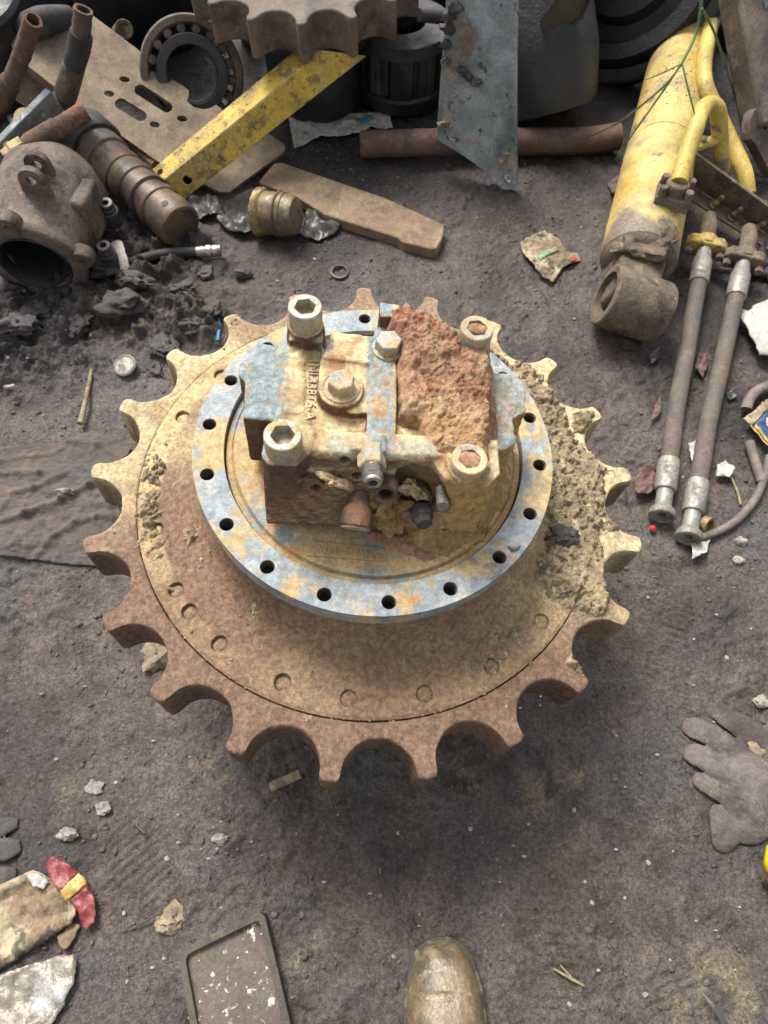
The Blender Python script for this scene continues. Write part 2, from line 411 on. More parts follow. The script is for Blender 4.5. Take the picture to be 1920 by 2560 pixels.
# ------------------------------------------------------------------ mesh toolbox
ORIGIN = {}
def auto_smooth(me, ang=38):
    me.polygons.foreach_set('use_smooth', np.ones(len(me.polygons), bool))
    me.set_sharp_from_angle(angle=rad(ang))
def worigin(o):
    return ORIGIN.get(o.name, Vector((0, 0, 0)))
class MB:
    def __init__(self):
        self.v, self.f = [], []
    def add(self, vs_, fs):
        b = len(self.v)
        self.v += [Vector(p) for p in vs_]
        self.f += [[i + b for i in f] for f in fs]
        return self
    def box(self, c, size, rot=None):
        sx, sy, sz = size[0] / 2, size[1] / 2, size[2] / 2
        R = rot or Matrix.Identity(3)
        vs_ = [Vector(c) + R @ Vector((x, y, z)) for z in (-sz, sz) for y in (-sy, sy) for x in (-sx, sx)]
        return self.add(vs_, [[0, 2, 3, 1], [4, 5, 7, 6], [0, 1, 5, 4], [2, 6, 7, 3], [0, 4, 6, 2], [1, 3, 7, 5]])
    def lathe(self, prof, o=(0, 0, 0), axis=(0, 0, 1), segs=32, closed=True, a0=0.0, six=False):
        """prof: (r, h) list along the axis; r=0 ends close the shape"""
        ax = Vector(axis).normalized()
        q = Vector((0, 0, 1)).rotation_difference(ax).to_matrix()
        o = Vector(o)
        vs_, fs, rings = [], [], []
        for r, h in prof:
            if r < 1e-6:
                rings.append([len(vs_)])
                vs_.append(o + q @ Vector((0, 0, h)))
            else:
                rings.append(list(range(len(vs_), len(vs_) + segs)))
                for k in range(segs):
                    a = a0 + 2 * math.pi * k / segs
                    vs_.append(o + q @ Vector((r * math.cos(a), r * math.sin(a), h)))
        for A, B in zip(rings[:-1], rings[1:]):
            for k in range(segs):
                k2 = (k + 1) % segs
                if len(A) == 1 and len(B) == 1:
                    continue
                if len(A) == 1:
                    fs.append([A[0], B[k2], B[k]])
                elif len(B) == 1:
                    fs.append([A[k], A[k2], B[0]])
                else:
                    fs.append([A[k], A[k2], B[k2], B[k]])
        return self.add(vs_, fs)
    def cyl(self, p0, p1, r0, r1=None, segs=24, a0=0.0):
        p0, p1 = Vector(p0), Vector(p1)
        h = (p1 - p0).length
        r1 = r0 if r1 is None else r1
        return self.lathe([(0, 0), (r0, 0), (r1, h), (0, h)], p0, p1 - p0, segs, a0=a0)
    def pipe(self, p0, p1, ro, ri, segs=32):
        p0, p1 = Vector(p0), Vector(p1)
        h = (p1 - p0).length
        return self.lathe([(ri, 0), (ro, 0), (ro, h), (ri, h), (ri, 0)], p0, p1 - p0, segs)
    def sweep(self, pts, radii, segs=14, sub=6, caps=True, flat=1.0, jitter=0.0, seed=0, hollow=None):
        pts = [Vector(p) for p in pts]
        if not isinstance(radii, (list, tuple)):
            radii = [radii] * len(pts)
        P, R = [], []
        n = len(pts)
        for i in range(n - 1):
            p0, p1, p2, p3 = pts[max(i - 1, 0)], pts[i], pts[i + 1], pts[min(i + 2, n - 1)]
            for k in range(sub):
                t = k / sub
                P.append(.5 * ((2 * p1) + (p2 - p0) * t + (2 * p0 - 5 * p1 + 4 * p2 - p3) * t * t + (3 * p1 - p0 - 3 * p2 + p3) * t ** 3))
                R.append(radii[i] * (1 - t) + radii[i + 1] * t)
        P.append(pts[-1])
        R.append(radii[-1])
        vs_, fs = [], []
        t0 = (P[1] - P[0]).normalized()
        up = Vector((0, 0, 1)) if abs(t0.z) < .9 else Vector((0, 1, 0))
        nrm = (up - t0 * up.dot(t0)).normalized()
        prev = t0
        rng = random.Random(seed)
        for i, p in enumerate(P):
            t = (P[min(i + 1, len(P) - 1)] - P[max(i - 1, 0)]).normalized()
            nrm = prev.rotation_difference(t) @ nrm
            nrm = (nrm - t * nrm.dot(t)).normalized()
            b = t.cross(nrm)
            prev = t
            for k in range(segs):
                a = 2 * math.pi * k / segs
                rr = R[i] * (1 + jitter * (rng.random() - .5))
                vs_.append(p + nrm * math.cos(a) * rr * flat + b * math.sin(a) * rr)
        m = len(P)
        for i in range(m - 1):
            for k in range(segs):
                k2 = (k + 1) % segs
                fs.append([i * segs + k, i * segs + k2, (i + 1) * segs + k2, (i + 1) * segs + k])
        if hollow:
            for e, sgn in ((0, 1), (m - 1, -1)):
                c = P[e]
                tdir = ((P[1] - P[0]) if e == 0 else (P[-2] - P[-1])).normalized()
                b0 = len(vs_)
                for k in range(segs):
                    q = vs_[e * segs + k]
                    vs_.append(c + (q - c) * hollow)
                for k in range(segs):
                    q = vs_[b0 + k]
                    vs_.append(q + tdir * R[e] * 3)
                b1 = b0 + segs
                for k in range(segs):
                    k2 = (k + 1) % segs
                    fa, fb = [e * segs + k, b0 + k, b0 + k2, e * segs + k2], [b0 + k, b1 + k, b1 + k2, b0 + k2]
                    fs += [fa, fb] if e == 0 else [fa[::-1], fb[::-1]]
                fs.append(list(range(b1, b1 + segs)))
        elif caps:
            fs.append(list(range(segs))[::-1])
            fs.append(list(range((m - 1) * segs, m * segs)))
        return self.add(vs_, fs)
    def prism(self, poly, z0, z1, holes=(), chamfer=0.0):
        """upright slab with a plan outline and holes in the xy plane"""
        top = lambda p, z: Vector((p[0], p[1], z))
        return self.slab([top(p, z1) for p in poly], Vector((0, 0, 1)), z1 - z0, [[top(p, z1) for p in h] for h in holes])
    def slab(self, pts, n, th, holes=()):
        """flat outline (3D points in a plane with unit normal n) given a thickness th below it"""
        n = Vector(n).normalized()
        pts = [Vector(p) for p in pts]
        loops = [pts] + [[Vector(p) for p in h] for h in holes]
        q = n.rotation_difference(Vector((0, 0, 1))).to_matrix()
        flat = [[q @ p for p in l] for l in loops]
        for i, l in enumerate(flat):
            ar = sum(l[k].x * l[(k + 1) % len(l)].y - l[(k + 1) % len(l)].x * l[k].y for k in range(len(l)))
            if (ar < 0) == (i == 0):
                l.reverse()
                loops[i].reverse()
        allp = [p for l in loops for p in l]
        if len(loops) == 1:
            tris = [list(range(len(pts)))]
        else:
            tris = []
            f2 = [p for l in flat for p in l]
            for t in tessellate_polygon([[Vector((p.x, p.y, 0)) for p in l] for l in flat]):
                a, b, c = (f2[i] for i in t)
                cr = (b.x - a.x) * (c.y - a.y) - (b.y - a.y) * (c.x - a.x)
                if abs(cr) < 1e-14:
                    continue
                tris.append(list(t) if cr > 0 else [t[0], t[2], t[1]])
        N = len(allp)
        vs_ = allp + [p - n * th for p in allp]
        fs = tris + [[i + N for i in reversed(t)] for t in tris]
        b = 0
        for l in loops:
            m = len(l)
            for k in range(m):
                k2 = (k + 1) % m
                fs.append([b + k, b + k + N, b + k2 + N, b + k2])
            b += m
        return self.add(vs_, fs)
    def rock(self, c, size, seed=0, sub=2, rough=.35, flat=.7):
        bm = bmesh.new()
        bmesh.ops.create_icosphere(bm, subdivisions=sub, radius=1)
        off = Vector((seed * 3.1, seed * 1.7, seed * 2.3))
        vs_ = []
        for v in bm.verts:
            d = 1 + rough * mnoise.fractal(v.co * 1.1 + off, .8, 2.1, 4) * 1.4 + rough * .5 * mnoise.noise(v.co * 3 + off)
            p = v.co * d
            vs_.append(Vector(c) + Vector((p.x * size, p.y * size * (.75 + .25 * math.sin(seed * 7)), p.z * size * flat)))
        fs = [[v.index for v in f.verts] for f in bm.faces]
        bm.free()
        return self.add(vs_, fs)
    def build(self, name, mat, parent=None, smooth=38, bevel=0.0, bseg=2, loc=None, fix=False):
        me = bpy.data.meshes.new(name)
        o = bpy.data.objects.new(name, me)
        COL.objects.link(o)
        org = worigin(parent) if parent else None
        if org is None:
            xs = [p.x for p in self.v]
            ys = [p.y for p in self.v]
            org = Vector((sum(xs) / len(xs), sum(ys) / len(ys), min(p.z for p in self.v))) if loc is None else Vector(loc)
            o.location = org
        me.from_pydata([tuple(p - org) for p in self.v], [], self.f)
        me.validate()
        if fix:
            bm = bmesh.new()
            bm.from_mesh(me)
            bmesh.ops.recalc_face_normals(bm, faces=bm.faces)
            bm.to_mesh(me)
            bm.free()
        ORIGIN[o.name] = org
        if parent:
            o.parent = parent
        if smooth:
            auto_smooth(me, smooth)
        me.materials.append(mat)
        if bevel:
            b = o.modifiers.new('bevel', 'BEVEL')
            b.width = bevel
            b.segments = bseg
            b.limit_method = 'ANGLE'
            b.angle_limit = rad(40)
        return o
def empty(name, loc, label, cat, group=None):
    o = bpy.data.objects.new(name, None)
    o.empty_display_size = .05
    COL.objects.link(o)
    o.location = loc
    ORIGIN[o.name] = Vector(loc)
    return tag(o, label, cat, group)
def tag(o, label=None, cat=None, group=None, kind=None):
    if label: o['label'] = label
    if cat: o['category'] = cat
    if group: o['group'] = group
    if kind: o['kind'] = kind
    return o
def grid_obj(name, X, Y, Z, mat, parent=None, mask=None, attrs=None, org=None, wrap=False):
    n, m = X.shape
    co = np.stack([X, Y, Z], -1).reshape(-1, 3)
    idx = np.arange(n * m).reshape(n, m)
    if wrap:
        i2 = np.concatenate([idx, idx[:, :1]], 1)
    else:
        i2 = idx
    q = np.stack([i2[:-1, :-1], i2[:-1, 1:], i2[1:, 1:], i2[1:, :-1]], -1).reshape(-1, 4)
    if mask is not None:
        mk = mask.reshape(-1)
        q = q[mk[q].any(1)]
    used = np.unique(q)
    remap = -np.ones(n * m, int)
    remap[used] = np.arange(len(used))
    q = remap[q]
    co = co[used]
    me = bpy.data.meshes.new(name)
    o = bpy.data.objects.new(name, me)
    COL.objects.link(o)
    if parent is not None:
        og = worigin(parent)
        o.parent = parent
    else:
        og = Vector((co[:, 0].mean(), co[:, 1].mean(), co[:, 2].min())) if org is None else Vector(org)
        o.location = og
    ORIGIN[o.name] = og
    co = co - np.array(og)
    me.vertices.add(len(co))
    me.vertices.foreach_set('co', co.astype(np.float32).ravel())
    me.loops.add(q.size)
    me.loops.foreach_set('vertex_index', q.astype(np.int32).ravel())
    me.polygons.add(len(q))
    me.polygons.foreach_set('loop_start', np.arange(0, q.size, 4, dtype=np.int32))
    me.polygons.foreach_set('use_smooth', np.ones(len(q), bool))
    me.update(calc_edges=True)
    if attrs:
        for k, a in attrs.items():
            at_ = me.attributes.new(k, 'FLOAT', 'POINT')
            at_.data.foreach_set('value', a.reshape(-1)[used].astype(np.float32))
    me.materials.append(mat)
    return o
def circle(c, r, n=24, a0=0.0, ex=1.0, rot=0.0):
    out = []
    for k in range(n):
        a = a0 + 2 * math.pi * k / n
        x, y = r * ex * math.cos(a), r * math.sin(a)
        out.append((c[0] + x * math.cos(rot) - y * math.sin(rot), c[1] + x * math.sin(rot) + y * math.cos(rot)))
    return out
def sheet(name, poly, mat, parent=None, amp=.006, step=.006, base=.004, seed=0, freq=16, thick=.0008, folds=(), ground=True, fine=.25):
    """thin crumpled sheet lying on the ground inside a plan outline (world xy)"""
    xs = [p[0] for p in poly]; ys = [p[1] for p in poly]
    bd = []
    for i in range(len(poly)):
        a, b = poly[i], poly[(i + 1) % len(poly)]
        l = math.hypot(b[0] - a[0], b[1] - a[1])
        k = max(1, int(l / step))
        for j in range(k):
            bd.append((a[0] + (b[0] - a[0]) * j / k, a[1] + (b[1] - a[1]) * j / k))
    rng = random.Random(seed)
    bd = [(x + (rng.random() - .5) * step * .5, y + (rng.random() - .5) * step * .5) for x, y in bd]
    gx, gy = np.meshgrid(np.arange(min(xs), max(xs), step), np.arange(min(ys), max(ys), step))
    d = poly_dist(gx, gy, bd)
    inner = [(float(a) + (rng.random() - .5) * step * .4, float(b) + (rng.random() - .5) * step * .4) for a, b, k in zip(gx.ravel(), gy.ravel(), d.ravel()) if k > step * .6]
    pts = [Vector(p) for p in bd + inner]
    nb = len(bd)
    r = delaunay_2d_cdt(pts, [(i, (i + 1) % nb) for i in range(nb)], [list(range(nb))], 1, 1e-6)
    P = np.array([(p.x, p.y) for p in r[0]])
    fl = np.abs(pn(P[:, 0] * freq, P[:, 1] * freq * .7, seed)) * 2
    z = base + amp * (1 - fl) * (.4 + .6 * (fbm(P[:, 0], P[:, 1], freq * .4, 2, seed + 2) + .5)) + amp * fine * fbm(P[:, 0], P[:, 1], freq * 4, 3, seed + 5)
    z = np.maximum(z, base * .5)
    for (x0, y0, x1, y1, w, h) in folds:
        l2 = (x1 - x0) ** 2 + (y1 - y0) ** 2
        t = np.clip(((P[:, 0] - x0) * (x1 - x0) + (P[:, 1] - y0) * (y1 - y0)) / l2, 0, 1)
        dd = np.hypot(P[:, 0] - x0 - t * (x1 - x0), P[:, 1] - y0 - t * (y1 - y0))
        z = z + h * np.exp(-(dd / w) ** 2)
    if ground:
        z = z + ground_h(P[:, 0], P[:, 1])
    mb = MB()
    mb.add([(a, b, c) for (a, b), c in zip(P, z)], [list(f) for f in r[2]])
    o = mb.build(name, mat, parent, smooth=50)
    s = o.modifiers.new('thickness', 'SOLIDIFY')
    s.thickness = thick
    s.offset = 1
    return o
def up2(*pts):
    return [tuple(U(*p)[:2]) for p in pts]

# ------------------------------------------------------------------ ground
def blob(x, y, px, py, r, ex=1.0, soft=.6):
    c = U(px, py)
    d = np.hypot((x - c.x) / ex, y - c.y) / r
    return 1 - sstep(1 - soft, 1 + soft, d + .35 * fbm(x, y, 2.2 / r * .5, 3, 31))
HEAP = ((60, 640, .17, 1.5), (220, 640, .13, 1.2), (330, 700, .07, 1.0), (30, 740, .13, 1.4), (420, 700, .05, 1.2), (300, 560, .12, 1.2))
PRINTS = ((1420, 2110, 1.9, .9), (770, 1905, 1.2, 1.0), (1330, 1760, .7, 1.0), (290, 1880, 2.3, 1.0), (1180, 2060, 1.5, .9), (150, 1420, .3, 1.0), (1440, 1330, 1.1, 1.0), (980, 520, .6, 1.0))
def heap_mask(x, y):
    m = 0
    for px, py, r, ex in HEAP:
        m = np.maximum(m, blob(x, y, px, py, r, ex))
    return m
def ground_h(x, y):
    x, y = np.asarray(x, float), np.asarray(y, float)
    near = 1 - sstep(2.6, 4.5, np.hypot(x, y - .5))
    h = .009 * fbm(x, y, 2.1, 3, 1) + .0055 * fbm(x, y, 7, 3, 2)
    flat = sstep(-.15, .25, fbm(x, y, 3.1, 3, 9))
    h = h + (.3 + .7 * flat) * (.0060 * fbm(x, y, 22, 4, 3) + .0052 * fbm(x, y, 70, 3, 4))
    # lumps trodden into the mud
    lump = sstep(.12, .5, fbm(x, y, 17, 3, 12))
    h = h + .006 * lump * flat + .003 * sstep(.2, .55, fbm(x, y, 42, 3, 14))
    pits = sstep(.28, .6, fbm(x, y, 11, 3, 21))
    h = h - .006 * pits
    for px_, py_, an_, s_ in PRINTS:
        c_ = U(px_, py_)
        u_ = (x - c_.x) * math.cos(an_) + (y - c_.y) * math.sin(an_)
        v_ = -(x - c_.x) * math.sin(an_) + (y - c_.y) * math.cos(an_)
        e_ = 1 - sstep(.75, 1.1, np.hypot(u_ / (.115 * s_), v_ / (.045 * s_)) + .25 * fbm(x, y, 20, 2, 33))
        h = h * (1 - .45 * e_) + e_ * (-.0035 + .0016 * np.sin(u_ * 2 * math.pi / .0115) * sstep(-.3, .2, fbm(x, y, 14, 2, 35)))
    m = heap_mask(x, y)
    h = h + m * (.012 + .045 * sstep(.1, .75, billow(x, y, 9, 4, 6)) + .018 * fbm(x, y, 34, 4, 8) + .010 * billow(x, y, 60, 2, 18))
    return h * near
def axis_coords(lo, hi, d, far, n):
    core = np.arange(lo, hi, d)
    g = np.cumsum(d * 1.25 ** np.arange(1, n))
    return np.concatenate([lo - g[::-1], core, core[-1] + g])
gx = axis_coords(-1.15, 1.25, .0034, 40, 41)
gy = axis_coords(-.70, 1.9, .0034, 40, 41)
GX, GY = np.meshgrid(gx, gy)
GZ = ground_h(GX, GY)
oil_shade = np.clip(heap_mask(GX, GY) * .95 + sstep(.70, 1.2, GY + .25 * fbm(GX, GY, 2.5, 4, 41)) * 1.0 + .7 * sstep(.25, .5, fbm(GX, GY, 3.3, 4, 44)) * sstep(.2, .6, GY), 0, 1) * (.75 + .25 * fbm(GX, GY, 14, 3, 45))  # oil stains, plus the shade of the far ground put into the colour
for px, py, r in ((560, 470, .09), (700, 490, .12), (1180, 560, .04), (1560, 700, .10), (1600, 900, .08), (1440, 830, .06), (700, 500, .1)):
    oil_shade = np.maximum(oil_shade, .75 * blob(GX, GY, px, py, r))
sand = 0
for px, py, r, ex in ((330, 690, .055, 1.5), (420, 1670, .035, 1.2), (560, 1690, .012, 1.6), (1190, 1740, .05, 1.0), (1260, 1690, .03, 1), (660, 2050, .02, 1), (1560, 2150, .05, 1.4), (120, 1740, .03, 1)):
    sand = np.maximum(sand, blob(GX, GY, px, py, r, ex, .9))
sand = sand * sstep(-.12, .3, fbm(GX, GY, 26, 4, 47))
grime = sstep(.1, .5, fbm(GX, GY, 6, 4, 52)) * .4
for px, py, r in ((30, 1560, .05), (60, 1820, .07), (20, 1900, .06), (1520, 1330, .07)):
    grime = np.maximum(grime, .8 * blob(GX, GY, px, py, r))
ground = grid_obj('ground', GX, GY, GZ, M['mud'], attrs={'oil': np.clip(oil_shade, 0, 1), 'sand': np.clip(sand, 0, 1), 'grime': grime}, org=(0, 0, 0))
tag(ground, kind='structure')

# ------------------------------------------------------------------ the final drive in the middle
base = DR_C - RY @ Vector((0, 0, ZB))
drive = empty('final_drive', base, 'big dusty tan track drive with toothed sprocket rim and motor on top, in the middle', 'final drive')
drive.rotation_euler = (0, TILT, 0)
ORIGIN[drive.name] = Vector((0, 0, -ZB))          # parts are modelled with z = 0 on the sprocket face
NT_, PH = 21, math.pi + .26063
PITCH = 2 * math.pi / NT_
def tooth_outline():
    """polar outline of the rim: round gullets between narrow, slightly worn teeth"""
    rho, rc = .0398, .3392
    amax = math.asin(rho / rc)
    pts = []
    rng = random.Random(5)
    for k in range(NT_):
        wear = (rng.random() - .5) * .0035
        tipw = PITCH / 2 - amax
        a0 = PH + k * PITCH
        rt = .3435 + wear
        # tooth from -tipw to tipw about a0, flank flare, then the gullet
        pts += [(a0 - tipw * .97, rc + .0002), (a0 - tipw * .86, rt - .0022), (a0 - tipw * .62, rt - .0005), (a0, rt + .0004), (a0 + tipw * .62, rt - .0005), (a0 + tipw * .86, rt - .0022), (a0 + tipw * .97, rc + .0002)]
        gc = a0 + PITCH / 2
        for j in range(1, 22):
            t = math.pi * j / 22
            x, y = -rho * math.cos(t), -rho * math.sin(t)
            r = math.hypot(rc + y, x)
            pts.append((gc + math.atan2(x, rc + y), r))
    return pts
OUT = tooth_outline()
oa = np.array([p[0] for p in OUT]); orr = np.array([p[1] for p in OUT])
def wearn(a, r, s):
    return fbm(r * np.cos(a), r * np.sin(a), s, 3, 71)
RIN = .2825
rows = []
for t in np.concatenate([[-.0], np.linspace(0, 1, 16)[1:-1]]):
    rr = RIN + .0015 + (orr - .003 - RIN - .0015) * t
    rows.append((rr, np.full_like(rr, 0.0)))
rows = [(np.full_like(orr, RIN), np.full_like(orr, -.076)), (np.full_like(orr, RIN), np.full_like(orr, -.012)), (np.full_like(orr, RIN), np.full_like(orr, -.0015))] + rows
rows += [(orr - .003, np.full_like(orr, 0.0)), (orr - .0010, np.full_like(orr, -.0010)), (orr, np.full_like(orr, -.0032)), (orr, np.full_like(orr, -.012)), (orr, np.full_like(orr, -.024)), (orr, np.full_like(orr, -.040)), (orr, np.full_like(orr, -.056)), (orr - .0003, np.full_like(orr, -.067)), (orr - .003, np.full_like(orr, -.071)), (np.full_like(orr, .287), np.full_like(orr, -.072)), (np.full_like(orr, RIN), np.full_like(orr, -.076))]
RR = np.array([r for r, z in rows]); ZZ = np.array([z for r, z in rows]); AA = np.tile(oa, (len(rows), 1))
dn = .0022 * wearn(AA, RR, 34) + .0022 * wearn(AA, RR, 9)
RR2 = RR + np.where(RR > .29, dn, 0)
ZZ2 = ZZ + np.where(ZZ > -.005, .0014 * fbm(RR * np.cos(AA), RR * np.sin(AA), 26, 4, 73), 0)
X, Y = RR2 * np.cos(AA), RR2 * np.sin(AA)
frontness = sstep(.1, -.6, np.sin(AA) + .28 * np.cos(AA) + .5 * fbm(X, Y, 6, 4, 75))
backn = sstep(.72, .9, np.sin(AA) + .15 * fbm(X, Y, 8, 3, 74))
rusty = np.clip(frontness + backn * .8, 0, 1)
dusty = (1 - rusty) * sstep(-.25, .3, fbm(X, Y, 14, 4, 76) + .25) * np.where(ZZ > -.004, 1, .25)
edge = np.where((ZZ < -.004) & (np.sin(AA) < .3), .62, 0) * sstep(-.3, .3, fbm(X, Y, 20, 3, 77))  # camera-side tooth flanks: shade painted in over the bare rust
sp = grid_obj('sprocket_rim', X, Y, ZZ2, M['sprocket'], drive, attrs={'rusty': rusty, 'dusty': dusty, 'edge': edge}, wrap=True)
sp.data.flip_normals()
sp.data.set_sharp_from_angle(angle=rad(55))

# hub plate: dished disc with twenty filled bolt recesses, raised in a cone to the flange
na = 1500
prof_r = np.concatenate([[.2812, .2812], np.linspace(.2808, .236, 46), np.linspace(.235, .19, 26)])
def plate_z(r):
    return np.interp(r, [.18, .192, .199, .206, .216, .235, .262, .2775, .281], [.088, .062, .036, .023, .015, .0098, .0052, .0035, .0015])
A2, R2 = np.meshgrid(np.linspace(0, 2 * np.pi, na, endpoint=False), prof_r)
Z2 = plate_z(R2)
Z2[0, :] = -.035
X2, Y2 = R2 * np.cos(A2), R2 * np.sin(A2)
Z2 = Z2 + np.where(np.arange(len(prof_r))[:, None] > 0, .0010 * fbm(X2, Y2, 30, 4, 81) + .0007 * fbm(X2, Y2, 110, 3, 82), 0)
dark = np.zeros_like(R2)
DIMS = [265.4 + 18.1 * k for k in range(20)] + [219.9]
for k, a in enumerate(DIMS):
    cx, cy = .2602 * math.cos(rad(a)), .2602 * math.sin(rad(a))
    d = np.hypot(X2 - cx, Y2 - cy)
    dep = .0050 if (a % 360) < 260 else .0030
    Z2 -= dep * (1 - sstep(.0078, .0092, d))
    fillh = .0012 + .0012 * fbm(X2, Y2, 120, 3, 90 + k)
    Z2 += np.where(d < .0075, np.clip(fillh, 0, .0028), 0) * (1 - sstep(.005, .0075, d))
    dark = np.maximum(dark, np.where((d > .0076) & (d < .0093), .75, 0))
ang = np.degrees(np.arctan2(Y2, X2)) % 360
front2 = sstep(.05, -.75, np.sin(A2) + .20 * np.cos(A2) + .55 * fbm(X2, Y2, 7, 4, 83))
left = sstep(.55, .9, -np.cos(A2 - .2) + .2 * fbm(X2, Y2, 9, 3, 84)) * (1 - sstep(.250, .258, R2))
rusty2 = np.clip(front2 * .85 + left * .6, 0, 1)
dusty2 = (1 - rusty2) * sstep(-.1, .35, fbm(X2, Y2, 12, 4, 85) + .3)
paint = sstep(.45, .7, np.cos(A2 - 2.55) + .3 * fbm(X2, Y2, 12, 3, 86)) * sstep(.253, .262, R2) * sstep(-.15, .15, fbm(X2, Y2, 16, 4, 87) + np.cos(A2 * 20 + 1.2) * .3)
hub = grid_obj('hub_plate', X2, Y2, Z2, M['hub'], drive, attrs={'rusty': rusty2, 'dusty': dusty2, 'paint': paint * .6, 'edge': dark}, wrap=True)
hub.data.flip_normals()
# gear case under the plate, mostly hidden
mb = MB()
mb.lathe([(0, -.285), (.13, -.285), (.15, -.275), (.155, -.21), (.20, -.20), (.205, -.10), (.23, -.09), (.235, -.080), (.279, -.075), (.279, -.05), (0, -.05)], segs=64)
mb.build('gear_case', M['grime_iron'], drive, bevel=.004)

# dried mud lying on the right-hand side of the plate and rim (and a little on the left)
rr_ = np.linspace(.205, .334, 150)
A3, R3 = np.meshgrid(np.linspace(0, 2 * np.pi, 2000, endpoint=False), rr_)
X3, Y3 = R3 * np.cos(A3), R3 * np.sin(A3)
def amask(a, lo, hi, s=12):
    d = (np.degrees(A3) - lo) % 360
    w = (hi - lo) % 360
    return sstep(0, s, d) * sstep(w, w - s, d) * (d < w)
mk = np.maximum(amask(A3, -38, 52) * sstep(.213, .232, R3) * sstep(.312, .280, R3 + .035 * fbm(X3, Y3, 9, 3, 90)) * 1.0,
                amask(A3, 165, 212) * np.exp(-((R3 - .267) / .016) ** 2) * .60)
mk = np.maximum(mk, amask(A3, 195, 205, 4) * np.exp(-((R3 - .225) / .008) ** 2) * .4)
mk = np.maximum(mk, amask(A3, -70, -38) * np.exp(-((R3 - .245) / .025) ** 2) * .58)
mk = np.maximum(mk, amask(A3, 30, 66) * np.exp(-((R3 - .281) / .007) ** 2) * .95)
for a_, r_, w_, k_ in ((318, .318, .012, .8), (305, .322, .007, .75), (354, .305, .016, .75), (8, .303, .012, .7), (22, .31, .02, .9), (16, .315, .016, .8)):
    cx, cy = r_ * math.cos(rad(a_)), r_ * math.sin(rad(a_))
    mk = np.maximum(mk, k_ * np.exp(-(((X3 - cx) ** 2 + (Y3 - cy) ** 2) / w_ ** 2)))
lumps = sstep(.15, .8, 1 - billow(X3, Y3, 52, 3, 92)) * .8 + .9 * fbm(X3, Y3, 90, 4, 93) + .5 * fbm(X3, Y3, 22, 3, 94)
hm = mk * 1.15 - .90 + .66 * lumps + .25 * fbm(X3, Y3, 9, 3, 97)
surf = np.where(R3 < .2815, plate_z(R3), .0005)
gul = np.interp((A3 - PH) % PITCH + PH, oa[:28], orr[:28])
zt = surf + np.clip(hm, -.2, .7) * .015 + .0015 * fbm(X3, Y3, 160, 2, 95) * (hm > 0)
cakeo = grid_obj('dried_mud', X3, Y3, zt, M['mudcake'], drive, mask=(hm > -.01) & (R3 < gul - .003), wrap=True)
cakeo.data.flip_normals()
tag(cakeo, kind='stuff', label='grey brown dried mud crusted on the right-hand side of the plate')

# bolted flange ring
fl_holes = [rad(180) + .25233 + k * rad(20) for k in range(18)]
mb = MB()
mb.prism(circle((0, 0), .2005, 180), .080, .1023, [circle((0, 0), .1668, 150)] + [circle((.18605 * math.cos(a), .18605 * math.sin(a)), .0076, 26) for a in fl_holes])
flange = mb.build('bolt_flange', M['flange'], drive, smooth=30, bevel=.0013)
for k, a in enumerate(fl_holes):
    mb = MB()
    x, y = .18605 * math.cos(a), .18605 * math.sin(a)
    pr = []
    for j in range(13):
        z = .1005 - j * .0016
        pr += [(.0078, z), (.0068, z - .0008)]
    mb.lathe(pr + [(.0068, .0795), (0, .0795)], (x, y, 0), segs=22)
    for f in mb.f:
        f.reverse()
    mb.build('threaded_hole', M['thread'], flange, smooth=25)
mb = MB()
mb.lathe([(.198, .079), (.190, .0795), (.186, .066), (.186, .05), (.150, .05)], segs=120)
mb.lathe([(.1665, .0802), (.1665, .076), (.12, .076)], segs=120)
mb.build('flange_neck', M['hub'], drive, smooth=40)
# cover plate the motor sits on
mb = MB()
mb.lathe([(.1655, .07), (.1655, .0935), (.1645, .0950), (.1592, .0948), (.1582, .0935), (.1572, .0950), (.1560, .0985), (.1530, .0995), (.120, .1000), (.06, .1002), (0, .1002)], segs=150)
cov = mb.build('cover_plate', M['cover'], drive, smooth=28)
# cast nameplate panel with worn raised strokes on the cover
mb = MB()
pa, pb = L(668, 1168, .101), L(830, 1185, .101)
pc, pd_ = L(835, 1213, .101), L(664, 1200, .101)
mb.slab([Vector((p.x, p.y, .1020)) for p in (pa, pb, pc, pd_)], Vector((0, 0, 1)), .004)
npl = mb.build('cast_panel', M['cover'], cov, bevel=.0006)
rng = random.Random(3)
mb = MB()
for i in range(12):
    t = .16 + i * .066
    p = pa.lerp(pb, t).lerp(pd_.lerp(pc, t), .5)
    mb.box((p.x, p.y, .1022), (.0015, .0085, .0022), Matrix.Rotation(rng.choice([0, .35, -.35, .1]), 3, 'Z'))
    if rng.random() < .6:
        mb.box((p.x + .0022, p.y + rng.choice([-.003, 0, .003]), .1022), (.0035, .0015, .0022))
mb.build('raised_lettering', M['cover'], cov, bevel=.0004)

